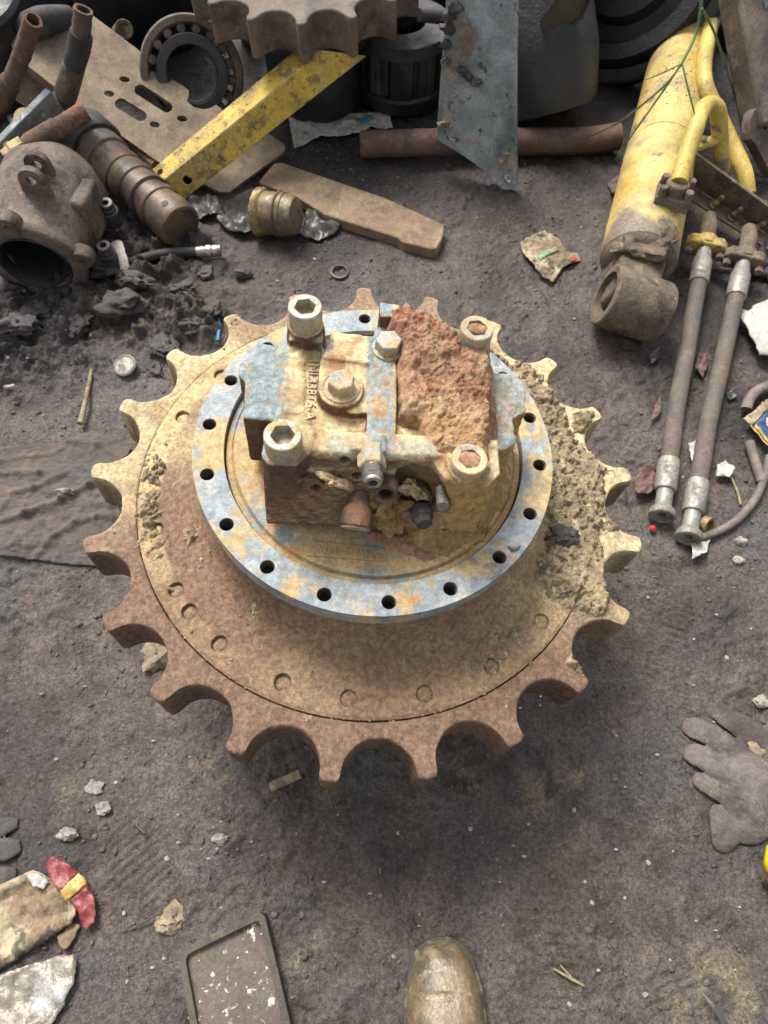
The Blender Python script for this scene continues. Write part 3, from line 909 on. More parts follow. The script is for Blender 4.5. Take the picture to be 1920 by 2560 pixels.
# ------------------------------------------------------------------ hydraulic motor
def remeshed(mb, name, mat, parent, voxel, cutters=None, smooth_it=4, disp=None):
    o = mb.build('tmp_' + name, mat, None, smooth=0, loc=(0, 0, 0), fix=False)
    r = o.modifiers.new('r', 'REMESH')
    r.mode = 'VOXEL'
    r.voxel_size = voxel
    s = o.modifiers.new('s', 'SMOOTH')
    s.iterations = smooth_it
    s.factor = .5
    cut = None
    if cutters:
        cut = cutters.build('tmp_cut', mat, None, smooth=0, loc=(0, 0, 0), fix=True)
        b = o.modifiers.new('b', 'BOOLEAN')
        b.operation = 'DIFFERENCE'
        b.object = cut
        b.solver = 'EXACT'
    dg = bpy.context.evaluated_depsgraph_get()
    me = bpy.data.meshes.new_from_object(o.evaluated_get(dg))
    bpy.data.objects.remove(o)
    if cut:
        bpy.data.objects.remove(cut)
    me.name = name
    ob = bpy.data.objects.new(name, me)
    COL.objects.link(ob)
    n = len(me.vertices)
    co = np.zeros(n * 3, np.float32)
    me.vertices.foreach_get('co', co)
    co = co.reshape(-1, 3)
    if disp:
        no = np.zeros(n * 3, np.float32)
        me.vertex_normals.foreach_get('vector', no)
        co = co + no.reshape(-1, 3) * disp(co)[:, None]
    og = worigin(parent)
    ORIGIN[ob.name] = og
    co = co - np.array(og)
    me.vertices.foreach_set('co', co.astype(np.float32).ravel())
    me.update()
    ob.parent = parent
    me.materials.clear()
    me.materials.append(mat)
    auto_smooth(me, 50)
    return ob
mb = MB()
core = [(-.108, -.086), (-.062, -.091), (-.043, -.089), (.0, -.089), (.06, -.094), (.100, -.095), (.107, -.06), (.109, .02), (.110, .064), (.092, .077), (.03, .080), (.0, .076), (-.055, .072), (-.082, .080), (-.098, .070), (-.102, .03), (-.104, -.03)]
mb.prism(core, .113, .190)
# sloping front face: cross-section in yz drawn across the motor
def xbar(x0, x1, sec):
    mb.slab([Vector((x1, a, b)) for a, b in sec], Vector((1, 0, 0)), x1 - x0)
xbar(-.1115, .104, [(-.05, .1915), (-.0855, .1915), (-.0890, .187), (-.1115, .118), (-.106, .112), (-.05, .112)])
xbar(-.068, .066, [(-.056, .2085), (-.0795, .2100), (-.0835, .205), (-.0895, .185), (-.056, .185)])

mb.lathe([(0, .099), (.088, .099), (.088, .116), (0, .116)], segs=48)
lblock = [(-.1285, .0625), (-.103, .058), (-.07, .056), (-.07, -.036), (-.1345, -.034), (-.1363, .0105), (-.1433, .0170), (-.145, .0345), (-.1307, .0385)]
mb.prism(lblock, .113, .1915)
mb.prism([(-.104, .052), (-.079, .050), (-.076, -.026), (-.098, -.028)], .18, .1945)
rblock = [(.10, .047), (.1396, .0454), (.1407, .0302), (.1524, .0249), (.1505, -.0047), (.1376, -.0112), (.1343, -.0476), (.10, -.062)]
mb.prism(rblock, .113, .182)
BOLTS = {'tl': (-.0787, .0710), 'bl': (-.0905, -.0800), 'tr': (.0930, .0580), 'br': (.0787, -.0905)}
for k, (x, y) in BOLTS.items():
    mb.lathe([(0, .113), (.0215, .113), (.0200, .200), (.0180, .2130), (0, .2130)], (x, y, 0), segs=32)
mb.box((-.0775, .064, .16), (.036, .02, .09))
# hump behind the plug, plug boss, cross rib, front bar
mb.prism([(-.060, .034), (-.012, .030), (-.008, .066), (-.052, .070)], .15, .205)
mb.lathe([(0, .17), (.0245, .17), (.0225, .2075), (0, .2075)], (-.0405, -.0045, 0), segs=36)
mb.prism([(-.016, -.06), (.014, -.06), (.016, .075), (-.008, .078)], .15, .2030)
mb.prism([(-.064, -.012), (-.030, -.030), (-.010, -.026), (-.010, .050), (-.062, .050)], .15, .2005)
mb.prism([(-.066, -.062), (-.010, -.062), (-.010, -.052), (-.060, -.048)], .15, .2005)
mb.prism([(-.030, -.0795), (-.026, -.060), (.002, -.060), (.004, -.0800)], .19, .2135)
mb.prism([(-.111, -.088), (-.104, -.0985), (-.078, -.0985), (-.066, -.084), (-.062, -.060), (-.078, -.056), (-.108, -.060)], .113, .2125)
mb.prism([(.050, -.088), (.060, -.1035), (.098, -.108), (.111, -.094), (.112, -.056), (.060, -.052)], .108, .2055)
mb.prism([(.058, -.086), (.066, -.1045), (.092, -.106), (.100, -.09), (.096, -.07), (.064, -.068)], .15, .2130)
mb.prism([(.072, .040), (.110, .036), (.113, .072), (.085, .080)], .113, .204)
mb.prism([(-.004, .098), (.0175, .096), (.019, .078), (-.0035, .078)], .10, .221)
# casting skirt on the right front corner
mb.prism([(.03, -.098), (.106, -.099), (.111, -.05), (.05, -.05)], .108, .188)
cut = MB()
FN = Vector((0, -.951, .310)).normalized()          # the front face leans back a little
F0 = Vector((0, -.0890, .187))
def LF(px, py, off=0.0):
    o_ = RY.transposed() @ (CAM_LOC - DR_C)
    d_ = RY.transposed() @ ray(px, py)
    return o_ + d_ * ((F0 + FN * off - o_).dot(FN) / d_.dot(FN))
def drill(px, py, r, depth):
    p_ = LF(px, py)
    cut.lathe([(0, -.012), (r, -.012), (r, depth), (0, depth)], p_, -FN, 26)
def outline_cut(pts, depth):
    q_ = [LF(*p_) + FN * .014 for p_ in pts]
    cut.slab(q_, FN, depth + .014)
outline_cut([(852, 1078), (846, 1040), (858, 1012), (890, 1000), (930, 1008), (962, 1030), (975, 1062), (968, 1098), (920, 1112), (870, 1106)], .022)
outline_cut([(686, 1036), (690, 1024), (704, 1020), (735, 1026), (746, 1036), (744, 1050), (730, 1056), (700, 1048)], .016)
for px, py in ((652, 1025), (682, 1055), (745, 995), (770, 1028)):
    drill(px, py, .0050, .012)
def motor_disp(co):
    x, y, z = co[:, 0], co[:, 1], co[:, 2]
    caked = sstep(.025, .06, x) * sstep(.206, .19, z) * sstep(.05, -.02, y)
    return (.0008 * fbm(x + z, y - z * .7, 60, 4, 101) + .0005 * fbm(x - z, y + z, 220, 3, 102) + caked * (.0030 * fbm(x + z * .6, y + z, 34, 4, 105) + .0026 * fbm(x - z, y + z * .8, 95, 4, 106))).astype(np.float32)
motor = remeshed(mb, 'motor_body', M['casting'], drive, .0016, cut, 13, motor_disp)
me = motor.data
n = len(me.vertices)
co = np.zeros(n * 3, np.float32); me.vertices.foreach_get('co', co); co = co.reshape(-1, 3) + np.array(worigin(motor))
no = np.zeros(n * 3, np.float32); me.vertex_normals.foreach_get('vector', no); no = no.reshape(-1, 3)
x, y, z = co.T
nn = fbm(x + z * .3, y + z * .8, 16, 5, 103)
n2 = fbm(x - z * .3, y + z * .8, 45, 4, 104)
upf = sstep(.35, .8, no[:, 2])
topz = upf * sstep(.175, .186, z)
a_paint = topz * np.maximum(sstep(-.09, -.104, x + .012 * nn) , np.maximum(sstep(.112, .12, x), np.maximum(sstep(-.055, -.065, y + .02 * nn) * .5 * sstep(-.25, .25, n2 + nn), sstep(-.018, -.012, x) * sstep(.014, .008, x)))) * sstep(-.35, .05, nn + .5 * n2 + .15)
a_paint = a_paint * sstep(-.45, .1, n2 + .15)
a_paint = np.maximum(a_paint, .65 * sstep(.2, .5, nn) * (z > .18) * (x < -.05))
a_dust = topz * sstep(-.15, .35, n2 + .45 * nn + .12)
a_dust = np.maximum(a_dust * (1 - .55 * a_paint), 0)
fr = sstep(.35, -.1, no[:, 2] - .25) * sstep(.03, -.02, x - .030 + .04 * nn)
a_rust_shade = np.clip(fr * (.95 + .45 * nn) * (no[:, 1] < .5), 0, 1)  # rust on the front, with its deep shade put into the colour
a_ochre = np.clip(sstep(.045, .075, x) * (1 - upf) * (.8 + .6 * nn), 0, 1)
for k, a in (('paint', a_paint), ('dusty', np.clip(a_dust, 0, 1)), ('rusty', a_rust_shade), ('ochre', a_ochre)):
    at_ = me.attributes.new(k, 'FLOAT', 'POINT')
    at_.data.foreach_set('value', a.astype(np.float32))

def socket_bolt(x, y, z0, z1, r, mat, rot, label=None):
    m = MB()
    hexr = r * .655
    outer = [(r * .97, z0), (r, z0 + .001), (r, z1 - .0022), (r * .985, z1 - .0009), (r * .93, z1), (r * .76, z1)]
    m.lathe(outer, (x, y, 0), segs=48)
    # hexagon recess: top ring joins the 48-gon to six flats, then walls and floor
    b = len(m.v)
    ring = [b - 48 + k for k in range(48)]
    hv = []
    for k in range(48):
        a = 2 * math.pi * k / 48
        s = (a - rot) % (math.pi / 3) - math.pi / 6
        rr = hexr * math.cos(math.pi / 6) / math.cos(s)
        hv.append((x + rr * math.cos(a), y + rr * math.sin(a), z1 - .0004))
    m.v += [Vector(p) for p in hv]
    m.v += [Vector((p[0], p[1], z1 - .0125)) for p in hv]
    for k in range(48):
        k2 = (k + 1) % 48
        m.f.append([ring[k], ring[k2], b + k2, b + k])
        m.f.append([b + k, b + k2, b + 48 + k2, b + 48 + k])
    m.f.append([b + 48 + k for k in range(48)])
    o = m.build('socket_bolt', mat, motor, smooth=32)
    if label:
        tag(o, label=label)
    return o
socket_bolt(*BOLTS['tl'], .210, .2365, .0170, M['bolt'], .25)
socket_bolt(*BOLTS['bl'], .208, .2345, .0173, M['bolt'], .1)
for k, zz in (('tr', .2335), ('br', .2240)):
    o = socket_bolt(*BOLTS[k], .205, zz, .0168, M['bolt_dusty'], .2, 'socket bolt packed full of red dirt')
    m = MB()
    m.rock((BOLTS[k][0], BOLTS[k][1], zz - .004), .0118, 5 if k == 'tr' else 9, 3, .22, .45)
    m.build('dirt_fill', M['reddirt'], o, smooth=60)
# hexagon plug with washer
m = MB()
m.lathe([(.0187, .206), (.0187, .2088), (.0178, .2093), (.0170, .2083), (.0160, .2083), (0, .2083)], (-.0405, -.0045, 0), segs=40)
pl = m.build('plug_washer', M['bolt_dusty'], motor)
m = MB()
m.lathe([(.0135, .2075), (.0135, .2195), (.0120, .2210), (0, .2210)], (-.0405, -.0045, 0), segs=6, a0=.35)
m.build('hexagon_plug', M['bolt_dusty'], motor, smooth=20, bevel=.0006)
# hexagon bolt at the back beside the dirt
m = MB()
p = L(840, 738, .214)
m.lathe([(.0140, .196), (.0140, .216), (.0125, .2175), (0, .2175)], (p.x, p.y, 0), segs=6, a0=.1)
m.lathe([(.0165, .196), (.0165, .2055), (0, .2055)], (p.x, p.y, 0), segs=30)
m.build('hexagon_bolt', M['bolt'], motor, smooth=20, bevel=.0006)
# casting code
def casting_text(body, size, px, py, qx, qy, z, name='casting_code'):
    a, b = L(px, py, z), L(qx, qy, z)
    cu = bpy.data.curves.new(name, 'FONT')
    cu.body = body
    cu.size = size
    cu.extrude = .0014
    cu.bevel_depth = .00025
    cu.space_character = 1.05
    to = bpy.data.objects.new('tmp_text', cu)
    COL.objects.link(to)
    dg = bpy.context.evaluated_depsgraph_get()
    me_ = bpy.data.meshes.new_from_object(to.evaluated_get(dg))
    bpy.data.objects.remove(to)
    o = bpy.data.objects.new(name, me_)
    COL.objects.link(o)
    w = max(v.co.x for v in me_.vertices)
    l = math.hypot(b.x - a.x, b.y - a.y)
    R = Matrix.Rotation(math.atan2(b.y - a.y, b.x - a.x), 4, 'Z')
    S = Matrix.Diagonal((l / w, 1, 1, 1))
    og = worigin(motor)
    me_.transform(Matrix.Translation(Vector((a.x, a.y, z)) - og) @ R @ S)
    o.parent = motor
    me_.materials.append(M['casting_text'])
    return o
M['casting_text'] = material('dusty_raised_letters', (.44, .355, .22), [((.30, .22, .13), 60, .56, .06)], rough=.9, bump=((300, .0008, 4),))
casting_text('1ML338T6-A', .0135, 668, 776, 660, 908, .1908)
# front fittings
def between(a, b, t):
    return a.lerp(b, t)
def axis_part(pa_, pb_):
    d_ = (pb_ - pa_)
    return d_.normalized(), d_.length
fa, fb = LF(802, 982, -.004), LF(806, 1044, .030)
d, ln = axis_part(fa, fb)
m = MB()
m.lathe([(0, -.006), (.0135, -.006), (.0135, ln * .45), (.0115, ln * .5), (0, ln * .5)], fa, d, 6)
m.build('fitting_nut', M['bolt_dusty'], motor, smooth=20, bevel=.0006)
m = MB()
pr = [(0, ln * .5), (.0098, ln * .5)]
for j in range(7):
    h = ln * .52 + j * ln * .06
    pr += [(.0098, h), (.0086, h + ln * .03)]
pr += [(.0085, ln * .97), (.0078, ln), (.0042, ln), (.0042, ln - .012), (0, ln - .012)]
m.lathe(pr, fa, d, 28)
m.build('threaded_fitting', M['steel'], motor, smooth=25)
ta, tb = LF(778, 1062, -.006), LF(767, 1140, .022)
d, ln = axis_part(ta, tb)
m = MB()
m.lathe([(0, 0), (.0115, 0), (.0115, ln * .35), (.0128, ln * .38), (.0155, ln * .52), (.0165, ln * .66), (.0165, ln - .002), (.0150, ln), (.0048, ln), (.0048, ln - .012), (0, ln - .012)], ta, d, 32)
m.build('relief_plug', M['rust_dark'], motor, smooth=35)
m = MB()
m.lathe([(.0146, ln - .0004), (.0140, ln + .0012), (.0052, ln + .0012), (.0052, ln - .004)], ta, d, 32)
m.build('plug_face', M['bolt_dusty'], motor, smooth=35)
sa, sb = LF(836, 1040, -.004), LF(833, 1070, .016)
m = MB()
m.pipe(sa, sb, .0115, .0072, 26)
m.build('drilled_spigot', M['rust_dark'], motor, smooth=35, bevel=.0008)
sa, sb = LF(953, 1058, -.004), LF(956, 1094, .020)
m = MB()
d, ln = axis_part(sa, sb)
pr = [(0, 0)]
nth = 14
for j in range(nth):
    h = ln * j / nth
    pr += [(.0060, h), (.0052, h + ln / nth * .5)]
pr += [(.0055, ln), (0, ln)]
m.lathe(pr, sa, d, 22)
m.build('threaded_stud', M['steel'], motor, smooth=25)
sa, sb = LF(908, 1100, -.004), LF(917, 1134, .016)
m = MB()
d, ln = axis_part(sa, sb)
m.lathe([(0, 0), (.0120, 0), (.0120, ln * .55), (.0090, ln * .6), (.0090, ln * .94), (.0075, ln), (0, ln)], sa, d, 6)
m.build('lower_bolt', M['dark_iron'], motor, smooth=20, bevel=.0006)
def rag(px, py, off, s, seed):
    p = LF(px, py, off)
    m = MB()
    m.rock((0, 0, 0), 1, seed, 4, .6, 1)
    m.v = [Vector((p.x + v.x * s[0], p.y + v.y * s[1], p.z + v.z * s[2] - v.x * s[0] * .45)) for v in m.v]
    return m.build('stuffed_rag', M['rag'], motor, smooth=50)
rag(722, 1037, .001, (.0150, .008, .0072), 4)
rag(893, 1056, -.010, (.0125, .009, .0085), 13)
m = MB()
p = LF(893, 1064, -.020)
m.pipe(p, p + FN * .012, .0185, .0150, 30)
m.build('port_ring', M['rust_dark'], motor, smooth=35, bevel=.001)
m = MB()
p = LF(836, 1105, -.004)
m.rock((p.x, p.y, p.z), .019, 21, 4, .45, 1.0)
m.build('caked_dirt', M['ochredirt'], motor, smooth=60)
m = MB()
p = LF(800, 1085, -.006)
m.rock((p.x, p.y, p.z), .017, 23, 4, .45, 1.1)
m.build('caked_dirt', M['ochredirt'], motor, smooth=60)

# red dirt heaped over the right half of the motor
def heightfield(name, poly, step, zf, mat, parent, label=None, attrs=None, edge=.0):
    xs = [p[0] for p in poly]; ys = [p[1] for p in poly]
    X_, Y_ = np.meshgrid(np.arange(min(xs) - .004, max(xs) + .004, step), np.arange(min(ys) - .004, max(ys) + .004, step))
    d_ = poly_dist(X_, Y_, poly)
    d_ = d_ + .006 * fbm(X_, Y_, 40, 3, 131)
    Z_ = zf(X_, Y_, d_)
    o = grid_obj(name, X_, Y_, Z_, mat, parent, mask=d_ > 0, attrs={k: f(X_, Y_) for k, f in (attrs or {}).items()})
    if label:
        tag(o, label=label)
    return o
rp = [L(*q)[:2] for q in ((822, 690, .205), (872, 648, .215), (905, 668, .215), (985, 705, .215), (1022, 728, .21), (1068, 750, .21), (1074, 800, .21), (1076, 900, .205), (1070, 985, .205), (1062, 1022, .205), (1010, 1034, .205), (972, 1018, .205), (930, 985, .205), (915, 940, .205), (905, 910, .205), (862, 893, .205), (858, 830, .205), (853, 770, .205), (835, 745, .205))]
def rz(X_, Y_, d_):
    e = sstep(0, .014, d_)
    big = .2015 + e * (.0125 + .008 * fbm(X_, Y_, 20, 3, 141) + .011 * sstep(-.01, .10, Y_))
    c = sstep(.2, .75, 1 - billow(X_, Y_, 70, 3, 142))
    z_ = big + e * (.0052 * fbm(X_, Y_, 60, 4, 143) + .0036 * c + .0020 * fbm(X_, Y_, 220, 3, 144))
    crack = sstep(.05, 0, np.abs(pn(X_ * 26, Y_ * 26, 145))) * sstep(.0, .3, fbm(X_, Y_, 18, 2, 146))
    return z_ - .0030 * crack - (1 - sstep(0, .004, d_)) * .010
heightfield('red_dirt_heap', rp, .0009, rz, M['reddirt'], motor, 'red brown crumbly dirt heaped over the right half of the motor', attrs={'dusty': lambda X_, Y_: sstep(-.02, -.075, Y_ + .02 * fbm(X_, Y_, 25, 3, 147)) * .75})
# ochre dirt packed between the motor and the flange on the right
op = [(.035, -.125), (.075, -.138), (.115, -.112), (.143, -.070), (.157, -.02), (.153, .03), (.14, .05), (.10, .045), (.095, -.05), (.08, -.085), (.03, -.09)]
def oz(X_, Y_, d_):
    e = sstep(0, .022, d_)
    dm = np.maximum(np.hypot(np.maximum(np.abs(X_ - .02) - .085, 0), np.maximum(np.abs(Y_) - .085, 0)), 0)
    wall = np.exp(-(dm / .022) ** 2)
    z_ = .0985 + e * (.010 + .042 * wall + .008 * fbm(X_, Y_, 30, 4, 151) + .004 * fbm(X_, Y_, 110, 3, 152) + .004 * sstep(.2, .7, 1 - billow(X_, Y_, 60, 3, 153)))
    return z_ - (1 - sstep(0, .003, d_)) * .006
heightfield('packed_dirt', op, .0010, oz, M['ochredirt'], drive, 'ochre dirt packed between motor and flange on the right')
def oz2(X_, Y_, d_):
    e = sstep(0, .02, d_)
    return .0985 + e * (.0035 + .004 * fbm(X_, Y_, 40, 4, 155) + .002 * fbm(X_, Y_, 140, 3, 156))
heightfield('dirt_crust', [(-.02, -.095), (.03, -.095), (.08, -.135), (.06, -.145), (.02, -.142), (-.015, -.12)], .0011, oz2, M['reddirt'], drive, 'thin crust of red dirt on the cover in front of the motor')
# little stones caught on the plate and a curl of swarf on the flange
rng = random.Random(8)
m = MB()
for i in range(46):
    a = rad(rng.choice([rng.uniform(215, 325), rng.uniform(120, 260)]))
    r = rng.choice([.2815, .2815, rng.uniform(.21, .33)])
    m.rock((r * math.cos(a), r * math.sin(a), (plate_z(r) if r < .2812 else 0) + .0008), rng.uniform(.0008, .0022), i, 1, .3, .8)
tag(m.build('dirt_crumbs', M['mudcake'], drive, smooth=60), kind='stuff')
m = MB()
a_ = L(1097, 1181, .1025); b_ = L(1123, 1180, .1025); c_ = L(1110, 1186, .1045)
m.sweep([a_, c_, b_], [.0012, .0022, .0012], 8, 5)
m.build('metal_curl', M['dull_iron'], drive)
m = MB()
p = L(1215, 1160, .015)
m.rock((p.x, p.y, p.z + .004), .017, 31, 4, .45, .5)
tag(m.build('mud_clod', M['clod_dark'], drive, smooth=60), label='dark brown clod stuck on the plate')

# ------------------------------------------------------------------ scrap behind and beside the drive
def gz(p):
    return float(ground_h(np.array([p[0]]), np.array([p[1]]))[0])
# --- second, smaller sprocket standing on its gear case at the back
c2 = Vector((-.150, 1.275, .0)); z2 = .30
s2 = empty('sprocket_drive', (c2.x, c2.y, 0), 'dusty brown sprocket with round gullets, top middle of the photo above the yellow beam', 'sprocket')
mb = MB()
n2t, R2t = 15, .250
t0_ = math.atan2(U(652, 92, z2).y - c2.y, U(652, 62, z2).x - c2.x)
o2 = []
for k in range(n2t):
    a0 = t0_ + k * 2 * math.pi / n2t
    rc, rho = R2t - .006, .040
    am = math.asin(rho / rc); tw = math.pi / n2t - am
    o2 += [(a0 - tw * .8, rc + .003), (a0 - tw * .3, R2t), (a0 + tw * .3, R2t), (a0 + tw * .8, rc + .003)]
    for j in range(1, 14):
        t = math.pi * j / 14
        x_, y_ = -rho * math.cos(t), -rho * math.sin(t)
        o2.append((a0 + math.pi / n2t + math.atan2(x_, rc + y_), math.hypot(rc + y_, x_)))
mb.prism([(c2.x + r * math.cos(a), c2.y + r * math.sin(a)) for a, r in o2], z2 - .075, z2)
mb.build('toothed_ring', M['dull_iron'], s2, smooth=35, bevel=.003)
mb = MB()
mb.lathe([(0, 0), (.10, 0), (.11, .01), (.112, .14), (.14, .16), (.14, z2 - .07), (0, z2 - .07)], c2, segs=48)
mb.build('gear_case', M['black_iron'], s2, bevel=.004)
mb = MB()
mb.lathe([(.105, z2 - .01), (.105, z2 + .012), (.095, z2 + .018), (.06, z2 + .02), (0, z2 + .02)], c2, segs=48)
mb.build('hub_cover', M['dull_iron'], s2)
for k in range(15):
    a = t0_ + (k + .5) * 2 * math.pi / 15
    m = MB()
    p = c2 + Vector((.150 * math.cos(a), .150 * math.sin(a), z2))
    m.lathe([(.012, -.001), (.012, .003), (.0085, .0035), (.0085, .009), (.004, .0095), (0, .0065)], p, segs=12)
    m.build('flange_bolt', M['dull_iron'], s2, smooth=30)

# --- tan slotted plate leaning in the heap
PA = ((24, 95, .19), (158, 30, .20), (560, 375, .02))
out_px = [(24, 97), (30, 80), (42, 70), (158, 30), (178, 27), (200, 33), (293, 103), (321, 127), (316, 137), (313, 150), (330, 160), (348, 178), (360, 181), (372, 172), (392, 183), (408, 196), (408, 206), (404, 218), (418, 231), (440, 236), (455, 233), (467, 226), (483, 239), (574, 285), (614, 311), (616, 320), (612, 328), (512, 402), (497, 414), (475, 415), (340, 348), (170, 228), (32, 120)]
outw, pn_ = on_plane(out_px, PA)
def px_ellipse(cx, cy, ax, ay, n=18, rot=0.0):
    return [(cx + ax * math.cos(t) * math.cos(rot) - ay * math.sin(t) * math.sin(rot), cy + ax * math.cos(t) * math.sin(rot) + ay * math.sin(t) * math.cos(rot)) for t in [2 * math.pi * k / n for k in range(n)]]
def px_slot(x0, y0, x1, y1, rx, n=10):
    a = math.atan2(y1 - y0, x1 - x0)
    o_ = []
    for k in range(n + 1):
        t = a + math.pi / 2 + math.pi * k / n
        o_.append((x0 + rx * math.cos(t), y0 + rx * .9 * math.sin(t)))
    for k in range(n + 1):
        t = a - math.pi / 2 + math.pi * k / n
        o_.append((x1 + rx * math.cos(t), y1 + rx * .9 * math.sin(t)))
    return o_
hl = [px_ellipse(269, 171, 11.5, 6.5, rot=.15), px_ellipse(236, 202, 11.5, 6.5, rot=.15), px_ellipse(393, 256, 11.5, 6.5, rot=.15), px_ellipse(334, 269, 11.5, 6.5, rot=.15),
      px_slot(303, 194, 360, 231, 13), px_slot(261, 224, 304, 250, 13)]
sp_ = tag(MB().slab(outw, pn_, .010, [on_plane(h, PA)[0] for h in hl]).build('slotted_plate', M['tan_plate'], smooth=30, bevel=.0016),
    'tan rusty steel plate with two long slots and four round holes, leaning in the heap', 'plate')
# folded lip below its lower edge and the flat iron channel it lies on
PB = ((0, 70, .13), (330, 372, .035), (120, 300, .06))
mb = MB()
w_, n_ = on_plane([(-30, 52), (18, 92), (345, 345), (352, 375), (310, 402), (-30, 170)], PB)
mb.slab(w_, n_, .008)
ch = empty('rusty_channel', U(200, 280, 0), 'rusty brown flat channel iron lying under the slotted plate', 'channel iron')
mb.build('web', M['slab'], ch, bevel=.0015)
mb = MB()
mb.sweep([on_plane([p_], PB)[0][0] + n_ * .008 for p_ in ((-20, 90), (150, 218), (338, 362))], [.012] * 3, 8, 3)
mb.build('edge_bead', M['slab'], ch)
# --- bearing leaning upright beside the plate
bc = Vector((-.420, 1.190, .112))
bd_ = (CAM_LOC - bc); bd_ = Vector((bd_.x * .8 + .1, bd_.y, bd_.z * .92)).normalized()
be = empty('roller_bearing', (bc.x, bc.y, 0), 'dark grey spherical roller bearing leaning upright beside the slotted plate', 'bearing')
mb = MB()
mb.lathe([(.094, -.028), (.110, -.028), (.1135, -.024), (.1135, .024), (.110, .028), (.098, .028), (.094, .020), (.092, 0), (.094, -.028)], bc, bd_, 64)
mb.build('outer_ring', M['dull_iron'], be, smooth=35)
mb = MB()
mb.lathe([(.056, -.032), (.078, -.032), (.080, 0), (.078, .030), (.0765, .0325), (.058, .0325), (.056, .030), (.056, -.032)], bc, bd_, 56)
mb.build('inner_ring', M['dark_iron'], be, smooth=35)
qb = Vector((0, 0, 1)).rotation_difference(bd_).to_matrix()
for k in range(17):
    a = 2 * math.pi * k / 17
    p = bc + qb @ Vector((.0865 * math.cos(a), .0865 * math.sin(a), 0))
    m = MB()
    m.lathe([(0, -.018), (.009, -.018), (.0108, -.008), (.0105, .012), (.0085, .0215), (0, .0225)], p, bd_, 14)
    m.build('roller', M['dull_iron'], be)
# --- yellow angle iron
rid0, rid1 = U(350, 392, .062), U(697, 108, .235)
ul0, ul1 = U(313, 379, .050), U(633, 112, .215)
lo0, lo1 = U(388, 439, .018), U(770, 112, .175)
ya = empty('yellow_angle_beam', U(350, 410, 0), 'chipped yellow angle iron with two bolt holes at its near end, lying across the tan plate', 'angle beam')
def strip(a0, a1, b0, b1, th, holes, name):
    n_ = (a1 - a0).cross(b0 - a0).normalized()
    if n_.z < 0: n_ = -n_
    hs = []
    e = (a1 - a0).normalized(); f = n_.cross(e)
    for (px_, py_, r_) in holes:
        d_ = ray(px_, py_)
        c_ = CAM_LOC + d_ * ((a0 - CAM_LOC).dot(n_) / d_.dot(n_))
        hs.append([c_ + e * r_ * math.cos(2 * math.pi * k / 20) + f * r_ * math.sin(2 * math.pi * k / 20) for k in range(20)])
    # keep the strip exactly flat
    fl_ = lambda p: p - n_ * (p - a0).dot(n_)
    return MB().slab([fl_(a0), fl_(a1), fl_(b1), fl_(b0)], n_, th, hs).build(name, M['yellow_beam'], ya, smooth=25, bevel=.0012)
strip(rid0, rid1, ul0, ul1, .005, [(345, 372, .0085)], 'upper_flange')
strip(rid0 + Vector((.0006, -.0004, -.0004)), rid1 + Vector((.0006, -.0004, -.0004)), lo0, lo1, .005, [(405, 389, .0095)], 'lower_flange')
# --- planet carrier
pc = Vector((.062, 1.30, 0))
pcar = empty('planet_carrier', pc, 'oily dark drum shaped planet carrier with side windows, right of the upper sprocket', 'planet carrier')
zt_ = .165
mb = MB()
mb.prism(circle((pc.x, pc.y), .112, 64), zt_ - .028, zt_, [circle((pc.x - .012, pc.y + .0), .052, 30, ex=1.2)])
mb.build('top_disc', M['dark_iron'], pcar, smooth=30, bevel=.004)
mb = MB()
mb.lathe([(0, .012), (.112, .012), (.114, .018), (.114, .045), (.108, .05), (0, .05)], pc, segs=64)
mb.build('base_disc', M['black_iron'], pcar, bevel=.002)
for k in range(5):
    a = rad(-128 + 72 * k)
    m = MB()
    m.lathe([(0, .05), (.034, .05), (.034, zt_ - .028), (0, zt_ - .028)], pc + Vector((.074 * math.cos(a), .074 * math.sin(a), 0)), segs=30)
    b_ = len(m.v)
    for q_ in range(30):
        for ring_ in (1, 2):
            v_ = m.v[1 + (ring_ - 1) * 30 + q_]
            cc_ = pc + Vector((.074 * math.cos(a), .074 * math.sin(a), v_.z))
            if q_ % 2: m.v[1 + (ring_ - 1) * 30 + q_] = cc_ + (v_ - cc_) * .86
    m.build('planet_gear', M['dark_iron'], pcar, smooth=20)
    a2_ = a + rad(36)
    m = MB()
    pts_ = [(pc.x + r_ * math.cos(t_), pc.y + r_ * math.sin(t_)) for r_, ts in ((.111, (-.24, -.12, 0, .12, .24)), (.075, (.24, 0, -.24))) for t_ in [a2_ + q_ for q_ in ts]]
    m.prism(pts_, .049, zt_ - .027)
    m.build('web_post', M['black_iron'], pcar, bevel=.002)
# --- rusty pipe
pl0, pl1 = U(778, 312, .032), U(1240, 305, .031)
mb = MB()
mb.sweep([pl0, pl0.lerp(pl1, .5) + Vector((0, .002, .002)), pl1, U(1335, 295, .034)], [.0285, .0285, .0285, .030], 28, 8, hollow=.86, jitter=.015)
tag(mb.build('rusty_pipe', M['rust_pipe'], smooth=40), 'reddish brown rusty pipe lying on the mud behind, passing under the grey plate', 'pipe')
